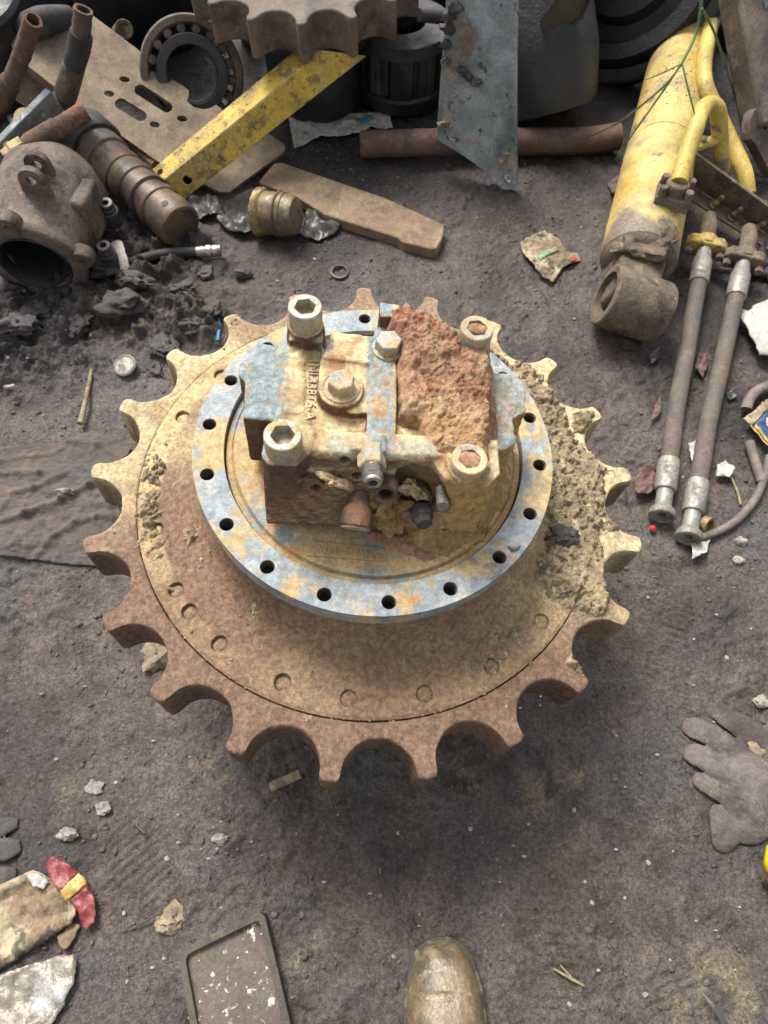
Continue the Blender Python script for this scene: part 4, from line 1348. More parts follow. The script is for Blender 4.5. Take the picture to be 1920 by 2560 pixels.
# --- grey plate with two holes
PG = ((943, 290, .075), (1113, 406, .012), (966, -20, .33))
gout, gn = on_plane([(968, -60), (1116, -40), (1113, 200), (1115, 400), (1111, 410), (1102, 408), (998, 334), (952, 305), (943, 292)], PG)
gh = [on_plane(px_ellipse(973, 299, 11, 7, rot=.5), PG)[0], on_plane(px_ellipse(1094, 385, 8, 12, rot=-.5), PG)[0]]
tag(MB().slab(gout, gn, .014, gh).build('grey_plate', M['grey_plate'], smooth=25, bevel=.0015), 'thick grey painted plate with a hole in each lower corner, leaning over the rusty pipe', 'plate')
m = MB()
for i_, (px_, py_, s_) in enumerate(((968, 60, .016), (966, 95, .014), (972, 30, .018), (964, 130, .010), (985, 15, .016), (1000, 150, .012), (1030, 175, .012), (1015, 165, .012))):
    p = on_plane([(px_, py_)], PG)[0][0] + gn * .004
    m.rock(p, s_, 40 + i_, 2, .5, .6)
o = m.build('greasy_crust', M['clod_dark'], bpy.data.objects['grey_plate'], smooth=60)
tag(o, kind='stuff')
for i_, (px_, py_, s_) in enumerate(((962, 262, .012), (985, 215, .012), (1000, 225, .008), (1085, 345, .009), (1095, 330, .008), (1100, 372, .006), (955, 250, .010), (1050, 300, .006))):
    pass
m = MB()
for i_, (px_, py_, s_) in enumerate(((962, 262, .012), (985, 205, .009), (997, 218, .008), (1085, 345, .009), (1095, 330, .008), (1100, 365, .006), (952, 268, .010), (1070, 310, .005), (1080, 355, .006), (975, 272, .007))):
    p = on_plane([(px_, py_)], PG)[0][0]
    m.rock(p, s_, 60 + i_, 2, .5, .3)
tag(m.build('brown_crust', M['mudcake'], bpy.data.objects['grey_plate'], smooth=60), kind='stuff')
# --- greasy black housing behind the plate
hb = U(1120, 150, 0)
gh_ = empty('greasy_housing', (.36, 1.30, 0), 'black greasy machine housing slumped behind the grey plate', 'housing')
m = MB()
m.sweep([Vector((.27, 1.50, .36)), Vector((.315, 1.36, .27)), Vector((.37, 1.22, .15)), Vector((.40, 1.16, .05))], [.125, .13, .125, .11], 40, 8, jitter=.02)
m.build('body', M['black_iron'], gh_, smooth=60)
m = MB()
m.sweep([Vector((.47, 1.60, .42)), Vector((.45, 1.45, .33)), Vector((.44, 1.36, .25))], [.09, .09, .085], 32, 6, jitter=.02)
m.build('neck', M['black_iron'], gh_, smooth=60)
m = MB()
m.lathe([(.125, -.02), (.150, -.02), (.150, .015), (.125, .02)], (.32, 1.38, .28), Vector((-.3, .8, .62)), 40)
m.build('rim', M['black_iron'], gh_, smooth=40)
# --- big dark track idler / wheel
iw = Vector((.60, 1.46, .20))
iax = Vector((-.42, -.55, .52)).normalized()
idl = empty('idler_wheel', (iw.x, iw.y, 0), 'big black grooved track wheel between the grey plate and the yellow cylinder', 'wheel')
mb = MB()
mb.lathe([(.12, -.07), (.215, -.07), (.23, -.06), (.235, -.035), (.235, -.01), (.205, -.005), (.200, .03), (.196, .05), (.165, .055), (.160, .02), (.15, .01), (.12, .015), (.11, .05), (.07, .06), (.065, .075), (0, .075)], iw, iax, 72)
mb.build('rim', M['black_iron'], idl, smooth=35)
mb = MB()
mb.lathe([(.205, -.004), (.231, -.008), (.233, -.002), (.228, .002), (.206, .004)], iw, iax, 72)
mb.build('worn_tread', M['dark_iron'], idl, smooth=35)
m = MB()
m.sweep([U(1135, 98, .09), U(1180, 135, .075), U(1235, 165, .055)], [.022, .027, .018], 10, 5, flat=.45, jitter=.2)
tag(m.build('rubber_strip', M['dark_iron'], smooth=50), 'rough dark strip of rubber lying under the big black wheel', 'rubber strip')
m = MB()
cpt = U(1190, 40, .26)
m.slab([U(1165, 45, .26), U(1200, 0, .30), U(1290, -30, .30), U(1262, 30, .26), U(1215, 75, .22), U(1175, 80, .22)], Vector((-.3, -.5, .8)), .012)
tag(m.build('broken_casting', M['dark_iron'], smooth=30, bevel=.003), 'broken grey iron flange piece in front of the big black wheel', 'broken casting')

# --- yellow hydraulic cylinder
c0, c1 = Vector((.511, .630, .078)), Vector((.823, 1.60, .088))
ca = (c1 - c0).normalized()
RC = .0715
side = ca.cross(Vector((0, 0, 1))).normalized()          # to the right
upv = side.cross(ca).normalized()
cy = empty('hydraulic_cylinder', (c0.x, c0.y, 0), 'big faded yellow hydraulic cylinder with bent pipes on the right', 'hydraulic cylinder')
Lc = 1.8
ts = np.concatenate([[0, .006, .02], np.linspace(.04, .325, 34), [.332, .3335, .3365, .338], np.linspace(.35, Lc, 90)])
rr = np.where((ts > .3330) & (ts < .3370), RC - .0022, np.where(ts < .3335, RC + .0016, RC))
rr[0] -= .003; rr[1] -= .0008
AG, TG = np.meshgrid(np.linspace(0, 2 * np.pi, 72, endpoint=False), ts)
RG = np.tile(rr[:, None], (1, 72))
PX = [c0[i] + ca[i] * TG + RG * (np.cos(AG) * side[i] + np.sin(AG) * upv[i]) for i in range(3)]
gr = np.clip(sstep(.075, .03, TG + .07 * fbm(AG * 1.6, TG * 16, 1, 4, 161)) + .85 * sstep(.60, .95, TG + .22 * fbm(AG * 1.3, TG * 6, 1, 4, 162)) , 0, 1)
tube = grid_obj('barrel', *PX, M['yellow_cyl'], cy, attrs={'grime': gr}, wrap=True)
tube.data.set_sharp_from_angle(angle=rad(30))
m = MB()
m.lathe([(0, -.022), (.045, -.021), (.060, -.014), (.0690, -.003), (.0695, .004), (.0, .004)], c0, ca, 48)
m.build('end_cap', M['grime_iron'], cy, smooth=40)
# dirt packed on the end cap
m = MB()
m.rock(c0 - ca * .0 + upv * .040, .050, 71, 4, .3, .5)
m.rock(c0 + ca * .02 + upv * .052 + side * .02, .036, 73, 4, .3, .5)
tag(m.build('packed_dirt', M['grime_iron'], cy, smooth=60), kind='stuff')
# eye bush
e0, e1 = U(1307, 636, .082), U(1427, 678, .052)
ed = (e1 - e0).normalized()
m = MB()
le = (e1 - e0).length
m.lathe([(.043, .0), (.054, -.0005), (.0570, .002), (.0580, .006), (.0580, le - .006), (.055, le), (.043, le), (.043, 0)], e0, ed, 56)
m.build('eye_bush', M['grime_iron'], cy, smooth=35)
m = MB()
mid = e0.lerp(e1, .5)
bv = (c0 - mid)
nck = MB()
q_ = [mid - ed * .036 + Vector((0, 0, .044)), mid + ed * .040 + Vector((0, 0, .044)), c0 + ca * .02 + side * .050 + upv * .040, c0 + ca * .02 - side * .045 + upv * .040]
nck.slab(q_, ed.cross(bv.normalized()) * (1 if ed.cross(bv).z > 0 else -1), .085)
nck.build('eye_neck', M['grime_iron'], cy, smooth=30, bevel=.008)
# pipe flange block with four bolts on top of the near end
fb_ = c0 + ca * .102 + upv * (RC + .004) + side * .028
Rf = Matrix((side, ca, upv)).transposed()
m = MB()
m.box(fb_, (.066, .052, .026), Rf)
m.lathe([(0, -.01), (.022, -.01), (.022, .022), (.018, .026), (0, .026)], fb_ + upv * .008, upv, 28)
m.build('pipe_flange', M['grime_iron'], cy, smooth=35, bevel=.003)
for sx_, sy_ in ((-1, -1), (-1, 1), (1, -1), (1, 1)):
    m = MB()
    p = fb_ + side * .024 * sx_ + ca * .0175 * sy_ + upv * .011
    m.lathe([(0, 0), (.0085, 0), (.0085, .017), (.0075, .019), (0, .019)], p, upv, 6)
    m.build('flange_bolt', M['grime_iron'], cy, smooth=20, bevel=.0008)
# pipes along it
m = MB()
pp = [fb_ + upv * .030 + ca * .0, fb_ + upv * .042 + ca * .045, U(1478, 350, .175), U(1500, 285, .20), U(1514, 243, .208), U(1532, 226, .204), U(1550, 240, .19), U(1555, 290, .14), U(1558, 350, .085), U(1562, 372, .05)]
m.sweep(pp, [.0165] * len(pp), 22, 8)
m.build('bent_pipe', M['yellow_pipe'], cy, smooth=60)
m = MB()
pp = [U(1542, -30, .150), U(1532, 60, .155), U(1521, 140, .155), U(1524, 185, .148), U(1545, 235, .125), U(1580, 310, .09), U(1607, 370, .07), U(1615, 420, .045)]
m.sweep(pp, [.0165] * len(pp), 22, 8)
m.build('long_pipe', M['yellow_pipe'], cy, smooth=60)
m = MB()
bp = U(1522, 310, .135)
m.box(bp, (.055, .022, .010), Matrix.Rotation(.45, 3, 'Z'))
m.build('pipe_clamp', M['yellow_pipe'], cy, bevel=.002)
m = MB()
m.lathe([(0, 0), (.008, 0), (.008, .008), (0, .008)], bp + Vector((-.006, 0, .005)), (0, 0, 1), 6)
m.build('clamp_bolt', M['steel'], cy, bevel=.0006)
# mounting bracket with nipples, bolted to the cylinder
b0, b1, b2 = U(1500, 352, .11), U(1665, 462, .05), U(1665, 500, .02)
brk = empty('nipple_bracket', U(1590, 430, 0), 'brown folded steel bracket with a row of grease nipples right of the yellow cylinder', 'bracket')
PW = [U(1502, 332, .135), U(1680, 462, .085), U(1680, 497, .030), U(1497, 402, .060)]
wn_ = (PW[1] - PW[0]).cross(PW[3] - PW[0]).normalized()
if wn_.y > 0: wn_ = -wn_
fl_ = [p - wn_ * (p - PW[0]).dot(wn_) for p in PW]
MB().slab(fl_, wn_, .006).build('web', M['grime_iron'], brk, bevel=.001)
PF = [fl_[3] + wn_ * .0, fl_[2] + wn_ * .0, fl_[2] + Vector((-.012, -.030, -.006)), fl_[3] + Vector((-.012, -.030, -.006))]
fn = (PF[1] - PF[0]).cross(PF[3] - PF[0]).normalized()
if fn.z < 0: fn = -fn
MB().slab(PF, fn, .005).build('ledge', M['grime_iron'], brk, bevel=.001)
for i_, t_ in enumerate((.27, .50, .75)):
    p = PF[0].lerp(PF[1], t_).lerp(PF[3].lerp(PF[2], t_), .5)
    m = MB()
    dn_ = (fn * .9 + Vector((.25 if i_ < 2 else .55, 0, 0))).normalized()
    m.lathe([(0, 0), (.0105, 0), (.0105, .004), (.0078, .005), (.0078, .014), (.0052, .017), (.0045, .022), (.0062, .025), (.0058, .030), (.003, .033), (0, .033)], p, dn_, 16)
    m.build('grease_nipple', M['brass'], brk, smooth=35)
# --- two big hoses with clamped ends
def hose(path, ends, mat_i, label, clampmat):
    root = empty('hydraulic_hose', (path[-1].x, path[-1].y, 0), label, 'hose', 'hydraulic hoses on the right')
    m = MB(); m.sweep(path, .0155, 24, 8)
    m.build('rubber_tube', M['hose'], root, smooth=60)
    # near end: ferrule, neck and flanged head
    a, b = path[-2], path[-1]
    d = (b - a).normalized()
    m = MB()
    m.lathe([(.0155, -.060), (.0180, -.060), (.0186, -.056), (.0186, -.004), (.0172, .002), (.0135, .004), (.0135, .036), (.0140, .038)], b, d, 32)
    m.build('ferrule', M['ferrule'], root, smooth=35)
    m = MB()
    m.lathe([(.0135, .034), (.0205, .042), (.0215, .0445), (.0215, .053), (.0195, .0545), (.0165, .0535), (.0150, .0510), (.0070, .0505), (.0065, .035), (0, .035)], b, d, 36)
    m.build('flanged_head', M['ferrule'], root, smooth=30)
    a, b = path[1], path[0]
    d = (b - a).normalized()
    m = MB()
    m.lathe([(.0156, -.015), (.0182, -.014), (.0190, -.008), (.0190, .040), (.0165, .046), (.0145, .060), (.0140, .075), (0, .075)], b, d, 32)
    m.build('ferrule', M['ferrule'], root, smooth=35)
    cpos = b + d * .082
    s_ = d.cross(Vector((0, 0, 1))).normalized(); u_ = s_.cross(d)
    Rm = Matrix((s_, d, u_)).transposed()
    m = MB()
    m.lathe([(0, -.012), (.021, -.012), (.023, -.009), (.023, .012), (0, .012)], cpos + d * .006, d, 28)
    m.slab([cpos + s_ * x_ + u_ * z_ + d * .012 for x_, z_ in ((-.040, -.012), (-.040, .010), (-.030, .020), (.030, .020), (.040, .010), (.040, -.012), (.03, -.02), (-.03, -.02))], d, .022)
    m.build('clamp_block', clampmat, root, smooth=35, bevel=.003)
    for sx_ in (-1, 1):
        m = MB()
        m.lathe([(0, -.022), (.0085, -.022), (.0085, -.006), (0, -.006)], cpos + s_ * .031 * sx_ + d * (-.002), d, 6)
        m.build('clamp_bolt', M['grime_iron'], root, smooth=20, bevel=.001)
    m = MB()
    m.sweep([cpos + d * .012, cpos + d * .05 + u_ * .004, cpos + d * .09 - u_ * .01], [.016, .016, .015], 18, 5)
    m.build('pipe_stub', M['grime_iron'], root, smooth=60)
hose([U(1511, 600, .045), U(1497, 680, .036), U(1482, 770, .026), U(1463, 870, .020), U(1449, 970, .020), U(1437, 1058, .020)], 0, 0, 'muddy olive rubber hose nearest the yellow cylinder with a yellow clamp at its far end', M['yellow_beam'])
hose([U(1592, 630, .045), U(1577, 700, .036), U(1556, 800, .025), U(1531, 910, .020), U(1512, 1020, .020), U(1497, 1105, .020)], 0, 0, 'muddy grey rubber hose with a brown clamp, the right one of the pair', M['grime_iron'])
# --- beam and brackets at the right edge
m = MB()
r0, r1 = U(1605, -30, .28), U(1655, 275, .10)
dd = (r1 - r0).normalized(); ss = dd.cross(Vector((0, 0, 1))).normalized(); uu = ss.cross(dd)
m.box(r0.lerp(r1, .5), (.085, (r1 - r0).length, .06), Matrix((ss, dd, uu)).transposed())
tag(m.build('brown_beam', M['dull_iron'], bevel=.008, bseg=3), 'thick dusty brown steel beam leaning at the upper right edge', 'beam')
PR = ((1620, 250, .14), (1660, 200, .16), (1660, 360, .05))
w_, n_ = on_plane([(1621, 262), (1628, 240), (1665, 205), (1700, 205), (1700, 390), (1665, 375), (1632, 310), (1622, 300)], PR)
tag(MB().slab(w_, n_, .022, [on_plane(px_ellipse(1651, 268, 6, 12, rot=-.2), PR)[0]]).build('lug_plate', M['dull_iron'], bevel=.004), 'brown iron lug plate with one hole at the right edge below the beam', 'lug')
PR = ((1640, 80, .22), (1660, 20, .26), (1660, 110, .18))
w_, n_ = on_plane([(1635, 76), (1648, 50), (1655, 20), (1660, -20), (1720, -20), (1720, 90), (1665, 105), (1645, 128)], PR)
tag(MB().slab(w_, n_, .012, [on_plane(px_ellipse(1663, 80, 6, 11), PR)[0]]).build('steel_clip', M['grey_plate'], bevel=.002), 'pale grey curved steel clip at the top right edge over the brown beam', 'clip')
m = MB(); m.sweep([U(1580, 55, .12), U(1600, 62, .11), U(1640, 75, .10)], .006, 10, 6)
tag(m.build('metal_rod', M['ferrule']), 'thin bare metal rod behind the yellow pipes at the upper right', 'rod')
m = MB(); m.lathe([(0, 0), (.05, 0), (.055, .01), (.055, .10), (.03, .11), (0, .11)], U(1585, 90, .0), Vector((.1, -.3, 1)), 32)
tag(m.build('dark_canister', M['dark_iron'], bevel=.003), 'dark round canister half hidden behind the long yellow pipe', 'canister')
for i_, (pts_, r_, lab) in enumerate((
    ([U(1530, 548, .03), U(1590, 562, .022), U(1700, 575, .018)], .008, 'thin black hose running to the right edge below the clamps'),
    ([U(1615, 585, .012), U(1640, 590, .012), U(1700, 597, .012)], .008, 'thin black hose end beside the grey hose at the right edge'),
    ([U(1640, 440, .02), U(1650, 520, .016), U(1646, 560, .012), U(1690, 640, .012)], .009, 'black hose curving down at the right edge by the brown clamp'))):
    m = MB(); m.sweep(pts_, r_, 14, 8)
    tag(m.build('thin_hose', M['black_hose'], smooth=60), lab, 'hose')

# --- rotary swivel joint on the left
a0_, a1_ = Vector((-.64, 1.00, .085)), Vector((-.388, .735, .062))
sw = empty('swivel_joint', (-.5, .87, 0), 'long stepped brown hydraulic swivel joint with grooves, pointing at the drive from the left heap', 'swivel joint')
ad = (a1_ - a0_).normalized(); al = (a1_ - a0_).length
prof = [(0, .04), (.050, .04), (.053, .045), (.053, .10), (.0475, .105), (.0475, .135), (.049, .137), (.049, .160), (.0465, .162), (.0465, .183), (.0485, .185), (.0485, .203), (.045, .206), (.045, .228), (.0485, .23), (.0485, .243), (.0425, .246), (.0425, .268), (.0480, .27), (.0480, .283), (.0445, .286), (.0445, .303), (.0470, .306), (.0470, .345), (.044, .352), (.038, .354), (.038, .349), (0, .349)]
m = MB(); m.lathe(prof, a0_, ad, 56)
m.build('grooved_shaft', M['swivel'], sw, smooth=30, bevel=.0008)
m = MB(); m.lathe([(0, -.01), (.058, -.01), (.064, 0), (.064, .052), (.06, .058), (0, .058)], a0_, ad, 40)
m.build('end_collar', M['dark_iron'], sw, smooth=35)
sd_ = ad.cross(Vector((0, 0, 1))).normalized(); ud_ = sd_.cross(ad)
m = MB()
hp = a0_ + ad * .327 + (ud_ * .85 - sd_ * (-.15)).normalized() * .0468
m.lathe([(0, 0), (.0075, 0), (.0075, .0007), (0, .0007)], hp, (hp - (a0_ + ad * .327)), 18)
m.build('oil_hole', M['black_iron'], sw)
# --- pump casting
bx = U(76, 572, .098)
pu = empty('pump_casting', (bx.x, bx.y, 0), 'rough brown pump casting with a big round bore facing the camera, at the left edge', 'pump casting')
pax = Vector((.02, 1, .10)).normalized()
m = MB()
m.lathe([(.064, .002), (.068, 0), (.089, 0), (.093, .004), (.093, .018), (.086, .026), (.086, .06), (.097, .10), (.102, .15), (.098, .20), (.07, .24), (0, .25), (0, .16), (.056, .16), (.058, .02), (.064, .018), (.064, .002)], bx, pax, 56)
for v in m.v:
    v += Vector((mnoise.noise(v * 22), mnoise.noise(v * 22 + Vector((9, 0, 0))), mnoise.noise(v * 22 + Vector((0, 9, 0))))) * .0035
pbody = m.build('bored_body', M['pumpcast'], pu, smooth=45)
m = MB(); m.lathe([(.0665, .0012), (.0665, -.0015), (.0640, -.0015), (.0620, .006), (.060, .03)], bx, pax, 56)
m.build('bore_lip', M['dark_iron'], pu, smooth=35)
m = MB(); m.lathe([(.0575, .012), (.0555, .03), (.0555, .158), (0, .158)], bx, pax, 48)  # black lining paints the shade inside the bore
for f in m.f: f.reverse()
m.build('dark_bore', M['black_iron'], pu, smooth=35)
for a_, nm in ((1.62, 0), (.12, 1), (-1.9, 2), (3.0, 3)):
    qx = Vector((0, 0, 1)).rotation_difference(pax).to_matrix()
    ex_, ez_ = Vector((1, 0, 0)), Vector((0, -.1, 1)).normalized()
    p = bx + (ex_ * math.cos(a_) + ez_ * math.sin(a_)) * .094
    m = MB(); m.lathe([(.006, -.002), (.019, -.002), (.021, .002), (.021, .022), (.006, .022), (.006, -.002)], p, pax, 22)
    m.build('bolt_ear', M['pumpcast'], pu, smooth=40)
lg = U(78, 385, .21)
for s_ in (-1, 1):
    m = MB()
    ctr = lg + Vector((0, s_ * .022, 0))
    pts_ = [ctr + Vector((.022 * math.cos(t_), 0, .010 + .022 * math.sin(t_))) for t_ in [math.pi * k / 12 for k in range(13)]] + [ctr + Vector((-.027, 0, -.045)), ctr + Vector((.027, 0, -.045))]
    m.slab(pts_, Vector((0, -1, 0)), .014, [[ctr + Vector((.0085 * math.cos(2 * math.pi * k / 16), 0, .010 + .0085 * math.sin(2 * math.pi * k / 16))) for k in range(16)]])
    m.build('lug_ear', M['pumpcast'], pu, smooth=40, bevel=.0025)
m = MB()
fbx = U(172, 452, .125)
m.box(fbx, (.075, .075, .09), Matrix.Rotation(-.12, 3, 'Z'))
m.build('side_port_block', M['pumpcast'], pu, bevel=.008, bseg=3)
for i_, (px_, py_, zz) in enumerate(((228, 438, .125), (223, 530, .095))):
    top = U(px_, py_, zz)
    f = MB()
    f.lathe([(0, -.055), (.0155, -.055), (.0155, -.035), (.0175, -.033), (.0175, -.020), (.0130, -.018), (.0150, -.016), (.0150, -.011), (.0128, -.009), (.0140, -.002), (.0125, .001), (.0065, .001), (.0065, -.02), (0, -.02)], top, Vector((.04, -.12, 1)), 24)
    f.sweep([top + Vector((-.0, .005, -.045)), top + Vector((-.035, .004, -.044)), top + Vector((-.065, .006, -.035))], .0145, 16, 4)
    f.build('elbow_fitting', M['dark_iron'], pu, smooth=32)
# --- frayed hose stubs, valve body and bar at the far left
def stub(pts, rs, label, fm=None, nut=None):
    root = empty('hose_stub', (pts[-1].x, pts[-1].y, max(0, pts[-1].z - .02)), label, 'hose stub', 'cut hose stubs in the left heap')
    m = MB(); m.sweep(pts, rs, 20, 7, hollow=.72, jitter=.10, seed=len(label))
    m.build('frayed_tube', M['rust_hose'], root, smooth=60)
    a, b = pts[-2], pts[-1]
    d = (b - a).normalized()
    m = MB(); r_ = rs[-1]
    m.lathe([(r_ * .9, -.035), (r_ * 1.16, -.033), (r_ * 1.2, .030), (r_ * 1.02, .036), (r_ * 1.02, .044), (0, .044)], b, d, 24)
    m.build('ferrule', fm or M['ferrule'], root, smooth=35)
    m = MB()
    m.lathe([(0, .040), (r_ * 1.3, .040), (r_ * 1.3, .066), (r_ * 1.1, .07), (r_ * 1.0, .085), (0, .085)], b, d, 6)
    m.build('hexagon_nut', nut or M['dark_iron'], root, smooth=20, bevel=.0012)
stub([U(72, 42, .33), U(55, 95, .28), U(38, 142, .235), U(12, 200, .18)], [.0165, .0165, .0165, .017], 'frayed rusty hose stub leaning at the upper left corner, the leftmost one', M['rust_hose'])
stub([U(180, 20, .34), U(176, 60, .31), U(170, 105, .275), U(150, 175, .215)], [.0170, .0172, .0180, .0185], 'tall upright hose stub with a split black sleeve standing before the tan plate', M['grime_iron'])
stub([U(186, 240, .215), U(160, 255, .21), U(120, 280, .20), U(95, 295, .195)], [.0180, .0175, .0170, .0170], 'short red rusty hose stub pointing right above the swivel joint', M['rust_hose'], M['brass'])
m = MB(); m.sweep([U(176, 72, .302), U(171, 100, .279), U(160, 142, .245)], [.0205, .0215, .0200], 20, 6, jitter=.06)
m.build('split_sleeve', M['black_hose'], bpy.data.objects['hose_stub.001'], smooth=60)
m = MB()
g0, g1 = U(-20, 318, .185), U(104, 193, .225)
gd = (g1 - g0).normalized(); gs = gd.cross(Vector((0, 0, 1))).normalized(); gu = gs.cross(gd)
m.box(g0.lerp(g1, .5) - gu * .025, (.018, (g1 - g0).length, .05), Matrix((gs, gd, gu)).transposed())
tag(m.build('grey_flat_bar', M['grey_bar'], bevel=.002), 'bluish grey flat steel bar standing on edge at the left edge', 'bar')
vb = U(95, 300, .10)
val = empty('valve_body', (vb.x, vb.y, 0), 'dark greasy valve body with a yellow stained fitting under the short hose stub', 'valve')
m = MB(); m.box(vb, (.10, .08, .10), Matrix.Rotation(.5, 3, 'Z')); m.build('block', M['dark_iron'], val, bevel=.008, bseg=3)
m = MB(); m.lathe([(0, 0), (.03, 0), (.03, .03), (.022, .034), (.022, .05), (0, .05)], U(70, 285, .14), Vector((.2, -.4, .8)), 24); m.build('fitting', M['brass'], val, smooth=35, bevel=.001)
m = MB(); m.lathe([(0, 0), (.020, 0), (.020, .022), (.014, .024), (.014, .034), (0, .034)], U(48, 330, .16), Vector((-.4, -.5, .6)), 6); m.build('hexagon_cap', M['grime_iron'], val, smooth=20, bevel=.001)
gn0 = U(197, 300, .10)
m = MB(); m.lathe([(0, -.03), (.013, -.03), (.013, -.01), (.009, -.006), (.009, .008), (.006, .012), (.0075, .018), (.004, .024), (0, .024)], gn0, Vector((.35, -.2, .75)), 18)
m.build('nipple', M['dark_iron'], val, smooth=35)
# dark parts at the top left corner
def scrap_cyl(p, ax_, r, h, mat_, label, cat, name):
    m = MB(); m.lathe([(0, 0), (r * .92, 0), (r, r * .08), (r, h - r * .08), (r * .92, h), (r * .6, h), (r * .58, h - r * .2), (0, h - r * .2)], p, ax_, 40)
    return tag(m.build(name, mat_, smooth=35), label, cat)
scrap_cyl(U(262, 62, .16) + Vector((-.05, .10, -.07)), Vector((.42, -.78, .52)), .020, .15, M['grime_iron'], 'grey hose end sticking out over the edge of the tan plate', 'hose end', 'pipe_end')
scrap_cyl(Vector((-.62, 1.62, .0)), Vector((.1, -.35, 1)), .17, .30, M['black_iron'], 'big black drum in the dark behind the tan plate', 'drum', 'black_drum')
scrap_cyl(Vector((-.33, 1.55, .0)), Vector((-.15, -.15, 1)), .035, .34, M['grime_iron'], 'brown upright tube in the dark behind the bearing', 'tube', 'upright_tube')
scrap_cyl(Vector((-.92, 1.32, .0)), Vector((.2, -.35, 1)), .11, .30, M['dark_iron'], 'greenish black pot at the top left corner', 'pot', 'black_pot')
m = MB(); m.sweep([U(60, 62, .20), U(95, 45, .22), U(150, 35, .20)], [.03, .028, .02], 18, 5)
tag(m.build('dark_hose', M['black_hose'], smooth=60), 'dark hose lying over the top corner of the tan plate', 'hose')
m = MB(); m.sweep([U(905, 33, .22), U(940, 36, .21), U(985, 42, .20)], .013, 16, 5)
tag(m.build('dark_rod', M['dark_iron'], smooth=60), 'dark rod between the planet carrier and the grey plate', 'rod')
m = MB(); m.rock(Vector((.02, 1.66, .10)), .22, 91, 4, .25, .8)
tag(m.build('oily_lump', M['black_iron'], smooth=60), 'black oily lump in the dark behind the planet carrier', 'lump')
m = MB(); m.rock(Vector((-.05, 1.52, .04)), .12, 93, 3, .3, .7)
tag(m.build('oily_clod', M['clod_dark'], smooth=60), 'dark clod under the upper sprocket beside the drum', 'clod')
m = MB(); m.rock(Vector((-.92, 1.74, .12)), .30, 95, 4, .25, .7)  # black mass added to darken the bright far ground in this corner
tag(m.build('oily_heap', M['black_iron'], smooth=60), 'black oily heap in the dark at the very top left corner', 'heap')
# --- brown slab, cup, hose with crimped end, rag strip, washer
PS = ((570, 355, .030), (955, 500, .020), (700, 470, .026))
w_, n_ = on_plane([(558, 392), (592, 352), (608, 350), (835, 428), (960, 485), (957, 510), (944, 536), (930, 537), (870, 522), (858, 512), (700, 462), (650, 430)], PS)
tag(MB().slab(w_, n_, .026).build('steel_slab', M['slab'], smooth=25, bevel=.003), 'long rusty flat steel slab with a broken near end, lying on the mud', 'slab')
cp = U(598, 462, .048)
cup = empty('metal_cup', (cp.x, cp.y, 0), 'brown metal cup with a ragged yellow rim lying on its side against the slab', 'cup')
cd = Vector((.95, -.28, .12)).normalized()
m = MB(); m.lathe([(0, -.030), (.040, -.030), (.0425, -.026), (.0425, .014), (.044, .016), (.044, .020), (.0415, .022), (.0395, .038), (.036, .044), (0, .044)], cp, cd, 44)
m.build('shell', M['cup'], cup, smooth=32)
m = MB(); m.lathe([(.0425, -.042), (.048, -.042), (.049, -.034), (.0465, -.028), (.0425, -.026)], cp, cd, 40)
for v in m.v: v += Vector((mnoise.noise(v * 60), mnoise.noise(v * 60 + Vector((5, 5, 5))), 0)) * .004
m.build('ragged_rim', M['brass'], cup, smooth=40)
m = MB(); m.lathe([(.0425, .004), (.0455, .006), (.0455, .009), (.0425, .011)], cp, cd, 40)
m.build('wire_band', M['rust_dark'], cup, smooth=40)
hs = empty('crimped_hose', U(330, 560, 0), 'thin grey hose with a crimped metal end lying below the swivel joint', 'hose')
m = MB(); m.sweep([U(205, 592, .018), U(255, 578, .028), U(310, 558, .034), U(370, 546, .036), U(430, 544, .034)], .0098, 18, 7); m.build('tube', M['black_hose'], hs, smooth=60)
a, b = U(425, 544, .034), U(478, 541, .032)
m = MB(); ln = (b - a).length
m.lathe([(0, 0), (.0105, 0), (.0108, ln * .3), (.0098, ln * .36), (.0125, ln * .40), (.0125, ln * .58), (.0102, ln * .62), (.0118, ln * .66), (.0118, ln * .96), (.0105, ln), (.006, ln), (.006, ln - .01), (0, ln - .01)], a, b - a, 22); m.build('crimped_end', M['steel'], hs, smooth=30)
m = MB()
m.sweep([U(240, 535, .06), U(252, 530, .065), U(262, 550, .062), U(270, 580, .048), U(272, 605, .03), U(270, 632, .012)], [.011, .013, .010, .010, .008, .004], 10, 6, flat=.3, jitter=.15)
m.sweep([U(252, 532, .062), U(240, 562, .04), U(226, 580, .030)], [.011, .008, .007], 10, 5, flat=.3, jitter=.15)
tag(m.build('rag_strip', M['twine'], smooth=60), 'torn white rag strip tied over the thin grey hose', 'rag strip')
def ring(px_, py_, ro, ri, h, mat_, label, cat, name, z0=.003):
    p = U(px_, py_, z0); p.z = gz(p) + z0
    m = MB(); m.lathe([(ri, 0), (ro, 0), (ro, h), (ri, h), (ri, 0)], p, Vector((.05, -.05, 1)), 36)
    return tag(m.build(name, mat_, smooth=35, bevel=.0006), label, cat)
ring(733, 587, .0195, .0145, .004, M['dull_iron'], 'small dull metal ring lying flat on the mud behind the drive', 'ring', 'washer_ring')
m = MB(); p = U(276, 800, .004); p.z = gz(p) + .002
m.lathe([(0, 0), (.021, 0), (.022, .002), (.022, .005), (.019, .007), (.017, .0055), (0, .0055)], p, Vector((-.1, -.2, 1)), 32)
tag(m.build('bottle_cap', M['ferrule'], smooth=35), 'round grey metal cap pressed in the mud left of the drive', 'cap')
